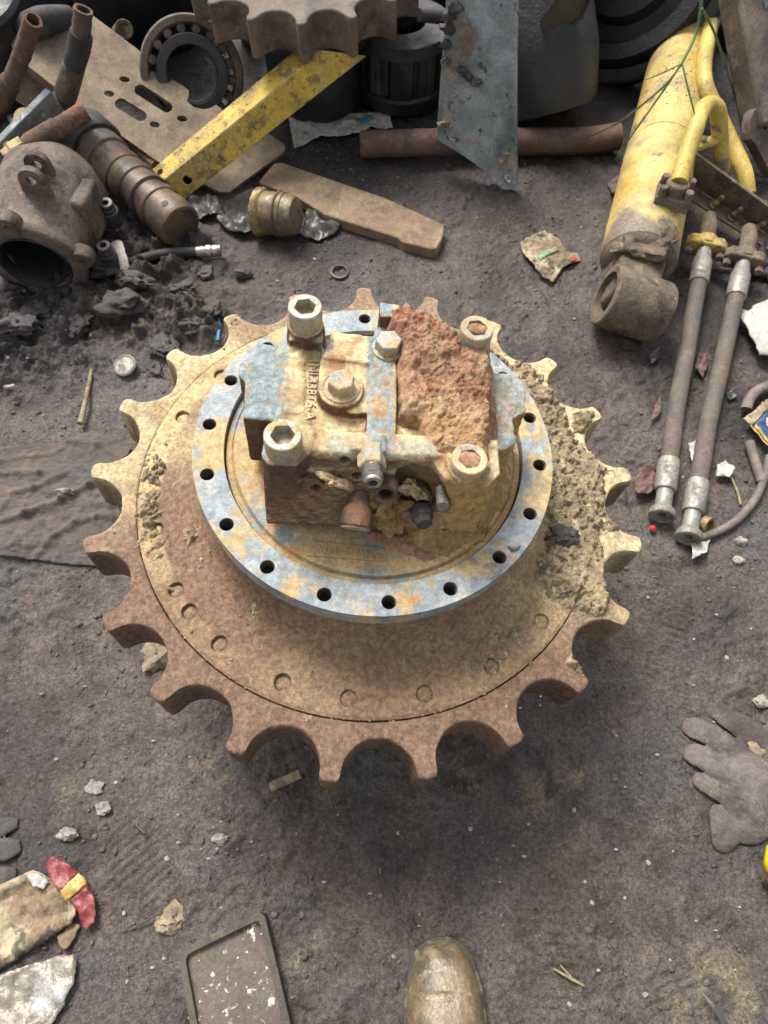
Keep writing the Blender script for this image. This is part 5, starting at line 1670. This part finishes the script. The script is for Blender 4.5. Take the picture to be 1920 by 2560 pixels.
# dark plastic shreds near the cup
for i_, (pl_, lab) in enumerate((([(470, 480), (540, 470), (560, 515), (520, 520), (480, 500)], 'dark glossy plastic shred left of the metal cup'),
                               ([(665, 470), (700, 475), (740, 492), (725, 510), (690, 525), (655, 520)], 'torn dark plastic shred between the cup and the slab'),
                               ([(395, 450), (470, 440), (490, 470), (430, 500), (410, 470)], 'wrinkled brown plastic scrap beside the end of the swivel joint'))):
    tag(sheet('plastic_shred', up2(*pl_), M['darkleaf'], amp=.022, step=.005, base=.006, seed=20 + i_, freq=24), lab, 'plastic shred')

# ------------------------------------------------------------------ litter on the ground
wr = sheet('paper_wrapper', up2((625, 266), (690, 248), (790, 252), (838, 248), (849, 282), (800, 285), (765, 300), (705, 305), (655, 318), (636, 328)), M['paper'], amp=.014, step=.005, seed=3, freq=14)
tag(wr, 'crumpled white paper wrapper with faint green print behind the rusty pipe', 'wrapper')
sheet('blue_print', up2((770, 262), (802, 258), (806, 270), (775, 276)), M['blue_print'], wr, amp=.014, step=.005, seed=3, freq=14, base=.0062)
wr = sheet('torn_wrapper', up2((1121, 535), (1133, 520), (1175, 505), (1205, 525), (1222, 548), (1250, 552), (1254, 565), (1215, 582), (1195, 612), (1170, 600), (1150, 580), (1130, 555)), M['paper_cream'], amp=.012, step=.0035, seed=6, freq=20)
tag(wr, 'torn cream wrapper with green and red print between slab and yellow cylinder', 'wrapper')
sheet('green_stripe', up2((1158, 562), (1180, 552), (1196, 543), (1208, 547), (1190, 556), (1164, 570)), M['green_print'], wr, amp=.012, step=.0035, seed=6, freq=20, base=.0062)
sheet('red_mark', up2((1228, 566), (1243, 560), (1246, 566), (1232, 573)), M['red_print'], wr, amp=.012, step=.003, seed=6, freq=20, base=.0066)
wc = sheet('white_card', up2((1586, 700), (1592, 690), (1604, 694), (1612, 682), (1665, 662), (1720, 650), (1720, 790), (1660, 790), (1625, 790)), M['white_card'], amp=.006, step=.008, seed=9, freq=7, base=.022, thick=.004)
tag(wc, 'thick dirty white card at the right edge beside the hoses', 'card')
nw = sheet('navy_wrapper', up2((1614, 930), (1640, 905), (1700, 880), (1700, 1010), (1655, 985)), M['navy'], amp=.010, step=.004, seed=12, freq=14, base=.016)
tag(nw, 'navy and gold snack wrapper at the right edge below the white card', 'wrapper')
sheet('gold_top', up2((1594, 918), (1622, 900), (1632, 886), (1655, 875), (1675, 880), (1640, 905), (1616, 932), (1606, 928)), M['paper_cream'], nw, amp=.012, step=.004, seed=12, freq=14, base=.018)
sheet('gold_stripe', up2((1618, 934), (1622, 931), (1664, 977), (1660, 982)), M['gold_foil'], nw, amp=.010, step=.003, seed=12, freq=14, base=.0178)
sheet('gold_stripe', up2((1609, 932), (1613, 931), (1657, 985), (1653, 985)), M['gold_foil'], nw, amp=.010, step=.003, seed=12, freq=14, base=.0178)
sheet('white_spot', up2((1640, 920), (1655, 912), (1665, 925), (1655, 938), (1643, 934)), M['white_card'], nw, amp=.010, step=.003, seed=12, freq=14, base=.0180)
cw = sheet('flattened_carton', up2((-30, 1945), (0, 1918), (75, 1882), (82, 1878), (115, 1895), (125, 1890), (145, 1905), (170, 1955), (172, 1975), (160, 1995), (130, 2015), (60, 2060), (0, 2098), (-30, 2100)), M['paper_cream'], amp=.006, step=.0028, seed=14, freq=17, base=.002, fine=.9,
    folds=[(*up2((-20, 1935))[0], *up2((80, 1888))[0], .008, .010), (*up2((0, 2075))[0], *up2((165, 1978))[0], .008, .009), (*up2((110, 1895))[0], *up2((135, 2010))[0], .006, .006)])
tag(cw, 'flattened dirty cream carton at the lower left', 'carton')
sheet('torn_flap', up2((132, 2020), (160, 1992), (176, 1998), (165, 2025), (150, 2050), (135, 2042)), M['paper_cream'], cw, amp=.008, step=.003, seed=15, freq=22, base=.006)
sheet('white_tuft', up2((80, 1888), (98, 1885), (118, 1905), (108, 1920), (84, 1912)), M['white_card'], cw, amp=.012, step=.003, seed=16, freq=40, base=.013)
rl = sheet('red_label', up2((108, 1865), (126, 1849), (160, 1868), (176, 1886), (145, 1925), (130, 1915)), M['red_foil'], amp=.009, step=.003, seed=17, freq=16, base=.010)
tag(rl, 'crumpled red and gold foil label beside the cream carton', 'label')
sheet('gold_band', up2((143, 1923), (176, 1886), (188, 1895), (196, 1910), (155, 1948), (148, 1935)), M['gold_foil'], rl, amp=.009, step=.003, seed=17, freq=16, base=.010)
sheet('red_end', up2((160, 1945), (197, 1911), (214, 1938), (215, 1975), (214, 1990), (194, 2008), (180, 1985), (178, 1970)), M['red_foil'], rl, amp=.009, step=.003, seed=18, freq=16, base=.010)
pb = sheet('plastic_bag', up2((-30, 2120), (60, 2085), (135, 2062), (165, 2060), (172, 2075), (168, 2120), (155, 2140), (145, 2170), (118, 2212), (90, 2240), (-30, 2240)), M['plastic'], amp=.012, step=.0035, seed=19, freq=13, base=.004)
tag(pb, 'shiny dirty clear plastic bag at the bottom left corner', 'plastic bag')
cl = sheet('muddy_cloth', up2((-60, 985), (0, 972), (60, 968), (140, 958), (175, 940), (205, 932), (250, 950), (285, 966), (262, 1010), (245, 1060), (262, 1110), (280, 1180), (255, 1228), (170, 1222), (60, 1208), (0, 1205), (-60, 1200)), M['cloth'], amp=.0035, step=.0026, seed=22, freq=9, base=.003, fine=.6,
    folds=[(*up2(a)[0], *up2(b)[0], w_, h_) for a, b, w_, h_ in (((-30, 1140), (60, 1112), .0062, 0.0074), ((60, 1112), (140, 1085), .0062, 0.0087), ((140, 1085), (200, 1050), .0062, 0.0081), ((200, 1050), (262, 1045), .0062, 0.0062), ((-30, 1030), (90, 1026), .0062, 0.0050), ((90, 1026), (215, 1034), .0062, 0.0037), ((20, 1072), (80, 1058), .0062, 0.0056), ((80, 1058), (150, 1026), .0062, 0.0056), ((85, 1200), (120, 1160), .0062, 0.0056), ((120, 1160), (165, 1130), .0062, 0.0056), ((165, 1130), (242, 1114), .0062, 0.0050), ((222, 1085), (245, 1125), .0062, 0.0043), ((150, 955), (215, 965), .0062, 0.0062), ((215, 965), (285, 1000), .0062, 0.0056), ((-30, 1004), (120, 985), .006, .004), ((-10, 1120), (20, 1085), .0062, 0.0050), ((170, 1010), (250, 1030), .0062, 0.0037), ((0, 1175), (120, 1178), .0062, 0.0025))])
tag(cl, 'brown muddy cloth trodden flat into the mud left of the drive', 'cloth')
# --- glove
gl = MB()
def finger(pts, rs, fl=.30):
    gl.sweep([U(*p) for p in pts], rs, 14, 6, flat=fl)
finger([(1478, 1562, .004), (1500, 1570, .009), (1545, 1590, .011), (1610, 1640, .010), (1660, 1690, .008)], [0.0091, 0.0165, 0.0177, 0.0194, 0.0228])
finger([(1483, 1618, .004), (1500, 1626, .010), (1545, 1648, .012), (1600, 1680, .010), (1640, 1705, .008)], [0.0103, 0.0171, 0.0188, 0.0194, 0.0228])
finger([(1500, 1676, .004), (1515, 1684, .009), (1545, 1702, .011), (1585, 1722, .009)], [0.0080, 0.0131, 0.0142, 0.0160])
finger([(1562, 1742, .006), (1565, 1760, .011), (1571, 1790, .012), (1573, 1822, .009), (1574, 1840, .004)], [0.0114, 0.0188, 0.0211, 0.0188, 0.0091])
finger([(1660, 1655, .010), (1632, 1700, .012), (1622, 1760, .012), (1622, 1800, .010), (1622, 1822, .006)], [0.0388, 0.0410, 0.0342, 0.0296, 0.0137], .32)
finger([(1530, 1525, .003), (1560, 1540, .008), (1610, 1572, .010), (1680, 1625, .010)], [0.0091, 0.0160, 0.0188, 0.0228])
for v in gl.v:
    v.z += gz(v) * .9 - .0050
gb = remeshed(gl, 'glove_body', M['glove'], bpy.data.objects['ground'], .0016, None, 2, lambda co: (.0008 * fbm(co[:, 0], co[:, 1], 60, 3, 171)).astype(np.float32))
gb.parent = None
gb.name = 'work_glove'
tag(gb, 'flattened muddy grey knit work glove, fingers to the left, at the right edge', 'glove')
gl = MB()
finger([(-25, 1795, .002), (10, 1785, .006), (40, 1778, .002)], [.012, .013, .007])
finger([(-25, 1836, .002), (18, 1834, .007), (46, 1826, .002)], [.013, .015, .008])
finger([(-25, 1895, .002), (12, 1893, .006), (38, 1884, .002)], [.012, .013, .007])
for v in gl.v:
    v.z += gz(v) * .9
gb = remeshed(gl, 'glove_body', M['glove_dark'], bpy.data.objects['ground'], .0018, None, 2, None)
gb.parent = None
gb.name = 'buried_glove'
tag(gb, 'dark muddy glove fingertips sunk in the mud at the left edge', 'glove')
# --- tray
tr = empty('shallow_tray', U(500, 2120, 0), 'shallow muddy rectangular tray with white specks at the bottom edge', 'tray')
def rounded(poly, r, n=5):
    out = []
    m_ = len(poly)
    for i in range(m_):
        p, a, b = Vector(poly[i]), Vector(poly[i - 1]), Vector(poly[(i + 1) % m_])
        da, db = (a - p).normalized(), (b - p).normalized()
        p0, p1 = p + da * r, p + db * r
        for k in range(n + 1):
            t = k / n
            out.append(tuple((p0 * (1 - t) + p * t) * (1 - t) + (p * (1 - t) + p1 * t) * t))
    return out
co_ = [tuple(U(388, 2053, .012)[:2]), tuple(U(573, 1963, .012)[:2]), tuple(U(632, 2212, .012)[:2]), tuple(U(422, 2250, .012)[:2])]
vec = lambda a, b: (b[0] - a[0], b[1] - a[1])
rightv = Vector(vec(co_[1], co_[2])).normalized(); leftv = Vector(vec(co_[0], co_[3])).normalized()
Lt = .34
outer = [co_[0], co_[1], tuple(Vector(co_[1]) + rightv * Lt), tuple(Vector(co_[0]) + rightv * Lt)]
ctr = Vector((sum(p[0] for p in outer) / 4, sum(p[1] for p in outer) / 4))
def inset(poly, d):
    o_ = []
    for p in poly:
        v = Vector(p) - ctr
        a_ = (Vector(outer[1]) - Vector(outer[0])).normalized(); b_ = rightv
        sa = 1 if v.dot(a_) > 0 else -1; sb = 1 if v.dot(b_) > 0 else -1
        o_.append(tuple(Vector(p) - a_ * d * sa - b_ * d * sb))
    return o_
m = MB(); m.prism(rounded(outer, .014), -.004, .0255, [rounded(inset(outer, .0085), .009)])
m.build('rim', M['tray_rim'], tr, smooth=40, bevel=.0022, bseg=3)
inn = inset(outer, .007)
fx = [p[0] for p in inn]; fy = [p[1] for p in inn]
X_, Y_ = np.meshgrid(np.arange(min(fx), max(fx), .003), np.arange(min(fy), max(fy), .003))
d_ = poly_dist(X_, Y_, inn)
grid_obj('floor', X_, Y_, .0165 + .0016 * fbm(X_, Y_, 30, 4, 181) + .0005 * fbm(X_, Y_, 120, 2, 182), M['tray'], tr, mask=d_ > 0)
# --- boot
tp = U(955, 2030, .02)
bt = empty('rubber_boot', (tp.x, tp.y - .14, 0), 'wet muddy rubber boot toe at the bottom edge of the photo', 'boot')
bdir = Vector((.012, -1, 0)).normalized(); bsd = Vector((1, .012, 0))
secs = [(0.0, .004, .016, .010), (.004, .018, .034, .012), (.012, .029, .044, .012), (.025, .037, .052, .012), (.046, .0425, .0570, .012), (.0495, .0428, .0580, .012), (.0515, .0445, .0622, .012), (.056, .0450, .0630, .012), (.075, .047, .068, .012), (.10, .0490, .080, .012), (.13, .049, .100, .012), (.155, .049, .135, .012), (.175, .049, .20, .012)]
def loft(secs, name, mat_, p0, zbase, exp=2.4):
    n_ = 40
    vs_, fs = [], []
    for (t, w, h, zb) in secs:
        for k in range(n_):
            a = 2 * math.pi * k / n_
            cx, sx = math.cos(a), math.sin(a)
            px_ = w * math.copysign(abs(cx) ** (2 / exp), cx)
            pz_ = (h - zb) * math.copysign(abs(sx) ** (2 / 2.1), sx) if sx > 0 else 0.0
            q = p0 + bdir * t + bsd * px_
            vs_.append(Vector((q.x, q.y, zbase + zb + pz_)))
    for i in range(len(secs) - 1):
        for k in range(n_):
            k2 = (k + 1) % n_
            fs.append([i * n_ + k, i * n_ + k2, (i + 1) * n_ + k2, (i + 1) * n_ + k])
    fs.append(list(range(n_))); fs.append(list(range((len(secs) - 1) * n_, len(secs) * n_))[::-1])
    m = MB(); m.add(vs_, fs)
    return m
p0 = Vector((tp.x, tp.y, 0))
m = loft(secs, 'upper', M['boot'], p0, 0)
m.cyl(p0 + bdir * .205 + Vector((0, 0, .10)), p0 + bdir * .235 + Vector((0, 0, .30)), .054, .062, 40)
for v in m.v:
    v += Vector((0, 0, .0012 * mnoise.noise(v * 40)))
ob = m.build('boot_upper', M['boot'], bt, smooth=60, fix=True)
sb = ob.modifiers.new('sub', 'SUBSURF'); sb.levels = 1; sb.render_levels = 1
m = MB()
soleo = []
for (t, w, h, zb) in secs:
    soleo.append((t - .003, w + .003))
pts_ = [p0 + bdir * t + bsd * w for t, w in soleo] + [p0 + bdir * .24 + bsd * .046, p0 + bdir * .265 + bsd * .02, p0 + bdir * .265 - bsd * .02, p0 + bdir * .24 - bsd * .046] + [p0 + bdir * t - bsd * w for t, w in reversed(soleo)]
m.prism([(p.x, p.y) for p in pts_], -.002, .014)
m.build('sole', M['boot_sole'], bt, bevel=.002)
# --- yellow thing at the right edge
yp = U(1652, 1885, .03)
m = MB()
m.sweep([yp + Vector((.0, .02, .01)), yp + Vector((.02, .012, .016)), yp + Vector((.07, .0, .02)), yp + Vector((.13, -.005, .02))], [.012, .028, .031, .032], 32, 6)
yo = empty('yellow_bottle', (yp.x + .06, yp.y, 0), 'bright yellow rounded plastic end poking in at the right edge', 'plastic bottle')
m.build('body', M['yellow_plastic'], yo, smooth=60)
m = MB(); m.sweep([yp + Vector((.01, .0, -.018)), yp + Vector((.05, -.018, -.015)), yp + Vector((.12, -.02, -.012))], [.012, .015, .015], 16, 5)
m.build('neck', M['brass'], yo, smooth=60)
# --- stems, twigs, strings, leaves
def strand(name, pts, rs, mat_, label, cat, group=None, flat=1.0, segs=8):
    m = MB(); m.sweep([U(*p) for p in pts], rs, segs, 6, flat=flat)
    return tag(m.build(name, mat_, smooth=60), label, cat, group)
strand('dry_stalk', [(216, 712, .012), (200, 790, .012), (186, 860, .010), (174, 915, .012)], [.0020, .0038, .0042, .006], M['straw'], 'dry pale stalk lying on the mud left of the drive', 'stalk')
strand('short_stick', [(584, 1700, .008), (648, 1672, .010)], [.0068, .0062], M['straw'], 'short pale broken stick on the mud below the drive', 'stick')
strand('twig', [(1195, 2092, .004), (1235, 2115, .006), (1262, 2130, .004)], [.0012, .0020, .0014], M['straw'], 'thin brown forked twig right of the boot', 'twig')
strand('twig', [(1210, 2085, .004), (1240, 2118, .006)], [.0010, .0012], M['straw'], 'thinner twig crossing the brown twig right of the boot', 'twig')
strand('green_blade', [(1510, 2135, .010), (1535, 2165, .016), (1560, 2200, .018), (1580, 2240, .016)], [.001, .0026, .0036, .004], M['darkleaf'], 'dark green pointed blade at the bottom right', 'blade', flat=.3)
strand('dark_sliver', [(290, 1778, .004), (312, 1800, .006)], [.0012, .0016], M['darkleaf'], 'thin dark splinter on the mud at the lower left of the drive', 'splinter')
strand('plant_stem', [(280, 2010, .004), (345, 1972, .006)], [.0010, .0012], M['darkleaf'], 'thin dark stem lying between the carton and the tray', 'stem')
strand('blue_string', [(470, 672, .012), (473, 700, .014), (470, 735, .012)], [.0035, .0028, .0030], M['blue_string'], 'short bright blue string stuck in the mud at the upper left of the drive', 'string', flat=.5)
strand('brown_cable', [(1512, 1160, .010), (1545, 1150, .010), (1590, 1125, .010), (1630, 1080, .010), (1652, 1030, .010), (1662, 985, .012)], [.0068] * 6, M['brown_cable'], 'thin brown cable curving up from the end of the right hose', 'cable', segs=14)
strand('brown_offcut', [(1612, 885, .014), (1620, 862, .018), (1640, 842, .018), (1690, 825, .014)], [.010] * 4, M['brown_cable'], 'short curved brown hose piece above the navy wrapper', 'hose piece', segs=14)
strand('dark_offcut', [(1618, 955, .012), (1632, 1000, .010), (1645, 1040, .008)], [.0085] * 3, M['brown_cable'], 'straight dark hose piece sticking out under the navy wrapper', 'hose piece', segs=14)
strand('thin_twig', [(1600, 1090, .005), (1592, 1060, .006), (1570, 1010, .005)], [.0022] * 3, M['straw'], 'thin twig lying beside the brown cable', 'twig')
m = MB()
p = U(1410, 1141, .008); m.rock(p, .0055, 3, 3, .15, .8)
tag(m.build('red_bead', M['red_print'], smooth=60), 'small shiny red bead on the mud by the hose end', 'bead')
m = MB()
p = U(1520, 1132, .012); m.lathe([(.011, 0), (.015, 0), (.015, .012), (.011, .012), (.011, 0)], p, Vector((.5, -.6, .5)), 24)
tag(m.build('brass_ring', M['brass'], smooth=35), 'little brass ring beside the flanged end of the right hose', 'ring')
for i_, (pl_, mt, lab) in enumerate((
    ([(1365, 1045), (1385, 1012), (1410, 1012), (1418, 1040), (1400, 1075), (1370, 1075)], 'redleaf', 'crumpled dry red leaf against the left hose end'),
    ([(1400, 920), (1410, 880), (1424, 865), (1420, 905)], 'redleaf', 'narrow red brown leaf beside the left hose'),
    ([(1412, 985), (1428, 955), (1432, 925), (1440, 940), (1425, 985)], 'redleaf', 'narrow dry leaf partly under the left hose'),
    ([(1496, 800), (1505, 770), (1522, 770), (1525, 790), (1512, 830)], 'redleaf', 'dry reddish leaf between the two hoses'),
    ([(1312, 400), (1340, 388), (1352, 375), (1345, 410), (1318, 428)], 'redleaf', 'reddish leaf against the foot of the yellow cylinder'),
    ([(1480, 968), (1498, 960), (1500, 1000), (1485, 1010)], 'paper', 'small pale scrap between the two hoses'),
    ([(1540, 1015), (1562, 1000), (1580, 1020), (1568, 1040), (1542, 1035)], 'paper', 'pale paper scrap right of the right hose'),
    ([(1395, 770), (1420, 758), (1425, 780), (1402, 795)], 'darkleaf', 'dark leaf beside the eye of the yellow cylinder'),
    ([(1565, 855), (1580, 845), (1590, 862), (1572, 870)], 'darkleaf', 'dark wet leaf on the mud by the right hose'),
    ([(1485, 1180), (1530, 1170), (1520, 1200), (1490, 1212)], 'paper', 'greyish scrap in the mud below the right hose end'))):
    tag(sheet('dry_leaf' if 'leaf' in lab else 'paper_scrap', up2(*pl_), M[mt], amp=.014, step=.003, seed=40 + i_, freq=26, base=.006), lab, 'leaf' if 'leaf' in lab else 'scrap')
# weed stalks hanging over the yellow cylinder
wd = empty('weed', U(1520, 30, 0), 'thin green weed stalks hanging over the yellow cylinder at the upper right', 'weed')
for pts_, rs in (([(1512, -40, .36), (1514, 15, .33), (1500, 80, .29), (1472, 138, .27)], [.0035, .0034, .003, .0028]),
                 ([(1472, 138, .27), (1440, 180, .25), (1380, 232, .21), (1330, 268, .15), (1260, 300, .05)], [.0024, .0024, .0022, .0018, .0012]),
                 ([(1470, 140, .27), (1430, 200, .235), (1370, 285, .18), (1330, 345, .10)], [.0022, .002, .0018, .001]),
                 ([(1474, 140, .27), (1486, 190, .25), (1500, 245, .22)], [.002, .0018, .0014]),
                 ([(1516, 18, .33), (1545, 75, .27), (1575, 165, .17), (1602, 262, .06)], [.0026, .0024, .002, .0016]),
                 ([(1472, 138, .27), (1430, 158, .26), (1395, 172, .25)], [.0014, .0012, .0008])):
    m = MB(); m.sweep([U(*p) for p in pts_], rs, 7, 6); m.build('stalk', M['weed'], wd, smooth=60)
rng = random.Random(12)
m = MB()
for i in range(45):
    t = rng.random()
    p = Vector(U(1472, 138, .27)).lerp(Vector(U(rng.uniform(1390, 1500), rng.uniform(160, 260), .25)), t) + Vector((rng.uniform(-.02, .02), rng.uniform(-.02, .02), rng.uniform(-.012, .012)))
    m.rock(p, rng.uniform(.0008, .0020), i, 1, .3, .8)
tag(m.build('seed_heads', M['weed'], wd), kind='stuff')
gt = empty('grass_tuft', U(1190, 210, 0), 'sparse green grass tuft in the mud below the big black wheel', 'grass tuft')
m = MB()
for i in range(34):
    b_ = U(rng.uniform(1150, 1235), rng.uniform(185, 245), .0); b_.z = gz(b_)
    h_ = rng.uniform(.04, .11); d_ = Vector((rng.uniform(-.05, .05), rng.uniform(-.06, .03), 0))
    m.sweep([b_, b_ + d_ * .4 + Vector((0, 0, h_ * .7)), b_ + d_ + Vector((0, 0, h_ * .8))], [.0016, .0012, .0004], 5, 4)
tag(m.build('blades', M['leafgreen'], gt, smooth=60), kind='stuff')
# ------------------------------------------------------------------ stones, clods and grit
def stone(px_, py_, size, mt, seed, label, cat='stone', name='stone', group=None, flat=.7, rough=.35, sub=3):
    p = U(px_, py_, 0); p.z = gz(p) + size * flat * .45
    p2 = U(px_, py_, p.z)
    m = MB(); m.rock(Vector((p2.x, p2.y, p.z)), size, seed, sub, rough, flat)
    return tag(m.build(name, M[mt], smooth=50), label, cat, group)
stone(146, 1803, .0135, 'stone_grey', 5, 'grey pink angular stone on the mud at the lower left')
stone(143, 1066, .0165, 'stone_grey', 6, 'brown rounded stone lying on the muddy cloth', flat=.85)
stone(24, 836, .010, 'pebble', 7, 'small pale square stone at the left edge above the cloth', flat=.5)
stone(478, 1812, .011, 'stone_grey', 8, 'crumbly clod on the mud left of the stick', 'clod', 'clod')
stone(205, 1560 + 140, .012, 'stone_grey', 9, 'flat brown stone half sunk in the mud below the left teeth', flat=.4)
stone(222, 1745, .010, 'stone_grey', 10, 'tan clod beside the half sunk brown stone', 'clod', 'clod')
stone(1608, 1765, .009, 'pebble', 21, 'pale yellow crumb lying on the knit glove', flat=.5)
stone(1632, 1622, .012, 'clod_pale', 11, 'tan clod beside the glove at the right edge', 'clod', 'clod')
stone(344, 1415, .022, 'clod_pale', 12, 'pale dirt clump under the left teeth of the sprocket', 'clod', 'clod', rough=.5)
stone(372, 1985, .017, 'clod_pale', 13, 'pale yellow crumbled clod beside the tray', 'clod', 'clod', flat=.5, rough=.6)
stone(362, 2003, .013, 'clod_pale', 14, 'smaller pale clod touching the crumbled one by the tray', 'clod', 'clod', flat=.5, rough=.6)
stone(1600, 1170, .011, 'pebble', 17, 'cream stone right of the hose ends', flat=.6)
stone(1595, 1210, .009, 'pebble', 18, 'pale lumpy stone below the cream one near the cable', flat=.6)
stone(1645, 1515, .010, 'pebble', 19, 'pale stone at the right edge above the glove', flat=.6)
stone(524, 592, .017, 'clod_dark', 22, 'dark squarish clod on the wet mud behind the drive', 'clod', 'clod')
stone(365, 572, .017, 'clod_dark', 24, 'dark lump below the thin grey hose', 'clod', 'clod')
CL = ((200, 640, .040), (285, 690, .045), (250, 600, .040), (150, 655, .035), (90, 690, .040), (360, 760, .028), (420, 720, .030), (60, 740, .036), (310, 640, .036), (400, 640, .026), (20, 660, .04), (455, 690, .024), (180, 720, .03), (330, 800, .02), (440, 600, .02))
rng = random.Random(77)
for i_, (px_, py_, s_) in enumerate(CL):
    p = U(px_, py_, 0); p.z = gz(p)
    m = MB(); m.rock(p + Vector((0, 0, -s_ * .06)), s_, 130 + i_, 4, .42, .42)
    tag(m.build('mud_clod', M['clod_dark'], smooth=60), 'crumbly black mud clod in the heap left of the drive', 'clod', 'black clods of the mud heap')
PEB = [(435, 1835), (463, 1788), (545, 1818), (470, 1835), (360, 1855), (478, 1775), (385, 1760), (452, 1855), (385, 1820), (700, 1905), (330, 2090), (355, 2070), (268, 1972), (275, 2120), (520, 2145), (850, 2065), (905, 2000), (800, 1930), (1080, 1905), (1130, 1850), (1275, 1950), (1350, 1940), (1400, 1865), (1262, 1905), (1330, 1835), (1505, 1990), (1548, 2010), (1600, 1960), (1590, 2095), (1450, 2075), (1395, 2150), (1230, 2170), (1290, 2095), (1420, 1630), (1350, 1700), (1500, 1480), (1540, 1560), (1330, 1590), (1240, 1750), (1140, 1780), (250, 1690), (120, 1640), (330, 1600), (90, 1500), (180, 1480), (640, 1800), (730, 1760), (860, 1800), (1015, 1790), (905, 555), (1030, 470), (700, 405), (860, 380), (1060, 450), (1260, 520), (1310, 560), (1200, 640), (1240, 690), (95, 900), (35, 880), (1625, 1230), (1585, 1270), (1545, 1330), (1500, 1380), (1400, 1290), (1570, 1420), (1620, 1360), (680, 560), (600, 610)]
rng = random.Random(99)
for i_, (px_, py_) in enumerate(PEB):
    s_ = rng.uniform(.0018, .0036)
    p = U(px_, py_, 0); p.z = gz(p) + s_ * .3
    m = MB(); m.rock(p, s_, 200 + i_, 2, .3, .75)
    tag(m.build('pebble', M['pebble'], smooth=50), 'small pale pebble lying loose on the dark mud', 'pebble', 'pale pebbles on the mud')
# countless crumbs and grit trodden into the mud
rs_ = np.random.RandomState(4)
def scatter(name, n_, mat_, smin, smax, area, seed, label):
    bm = bmesh.new(); bmesh.ops.create_icosphere(bm, subdivisions=1, radius=1)
    bv = np.array([v.co[:] for v in bm.verts]); bf = np.array([[v.index for v in f.verts] for f in bm.faces]); bm.free()
    r_ = np.random.RandomState(seed)
    xs = r_.uniform(area[0], area[1], n_ * 3); ys = r_.uniform(area[2], area[3], n_ * 3)
    keep = (fbm(xs, ys, 3.5, 3, seed) + .35 * r_.rand(len(xs))) > .10
    xs, ys = xs[keep][:n_], ys[keep][:n_]
    k = len(xs)
    s_ = smin + (smax - smin) * r_.rand(k) ** 4
    zs = ground_h(xs, ys) + s_ * .15
    v = bv[None] * (1 + .8 * (r_.rand(k, len(bv), 1) - .5)) * s_[:, None, None] * np.array([1, 1, .55])[None, None] * (.6 + .8 * r_.rand(k, 1, 3))
    v = v + np.stack([xs, ys, zs], -1)[:, None]
    f = (bf[None] + (np.arange(k) * len(bv))[:, None, None]).reshape(-1, 3)
    v = v.reshape(-1, 3).astype(np.float32)
    me_ = bpy.data.meshes.new(name); o_ = bpy.data.objects.new(name, me_); COL.objects.link(o_)
    me_.vertices.add(len(v)); me_.vertices.foreach_set('co', v.ravel())
    me_.loops.add(f.size); me_.loops.foreach_set('vertex_index', f.astype(np.int32).ravel())
    me_.polygons.add(len(f)); me_.polygons.foreach_set('loop_start', np.arange(0, f.size, 3, dtype=np.int32))
    me_.update(calc_edges=True); me_.validate(); me_.materials.append(mat_)
    tag(o_, label, name.replace('_', ' '), kind='stuff')
scatter('mud_crumbs', 9000, M['mud_crumb'], .0012, .0046, (-1.0, 1.1, -.66, 1.5), 5, 'dark crumbs of trodden mud all over the ground')
scatter('pale_grit', 2000, M['grit'], .0006, .0026, (-1.0, 1.1, -.66, 1.3), 6, 'fine pale grit sprinkled over the mud')
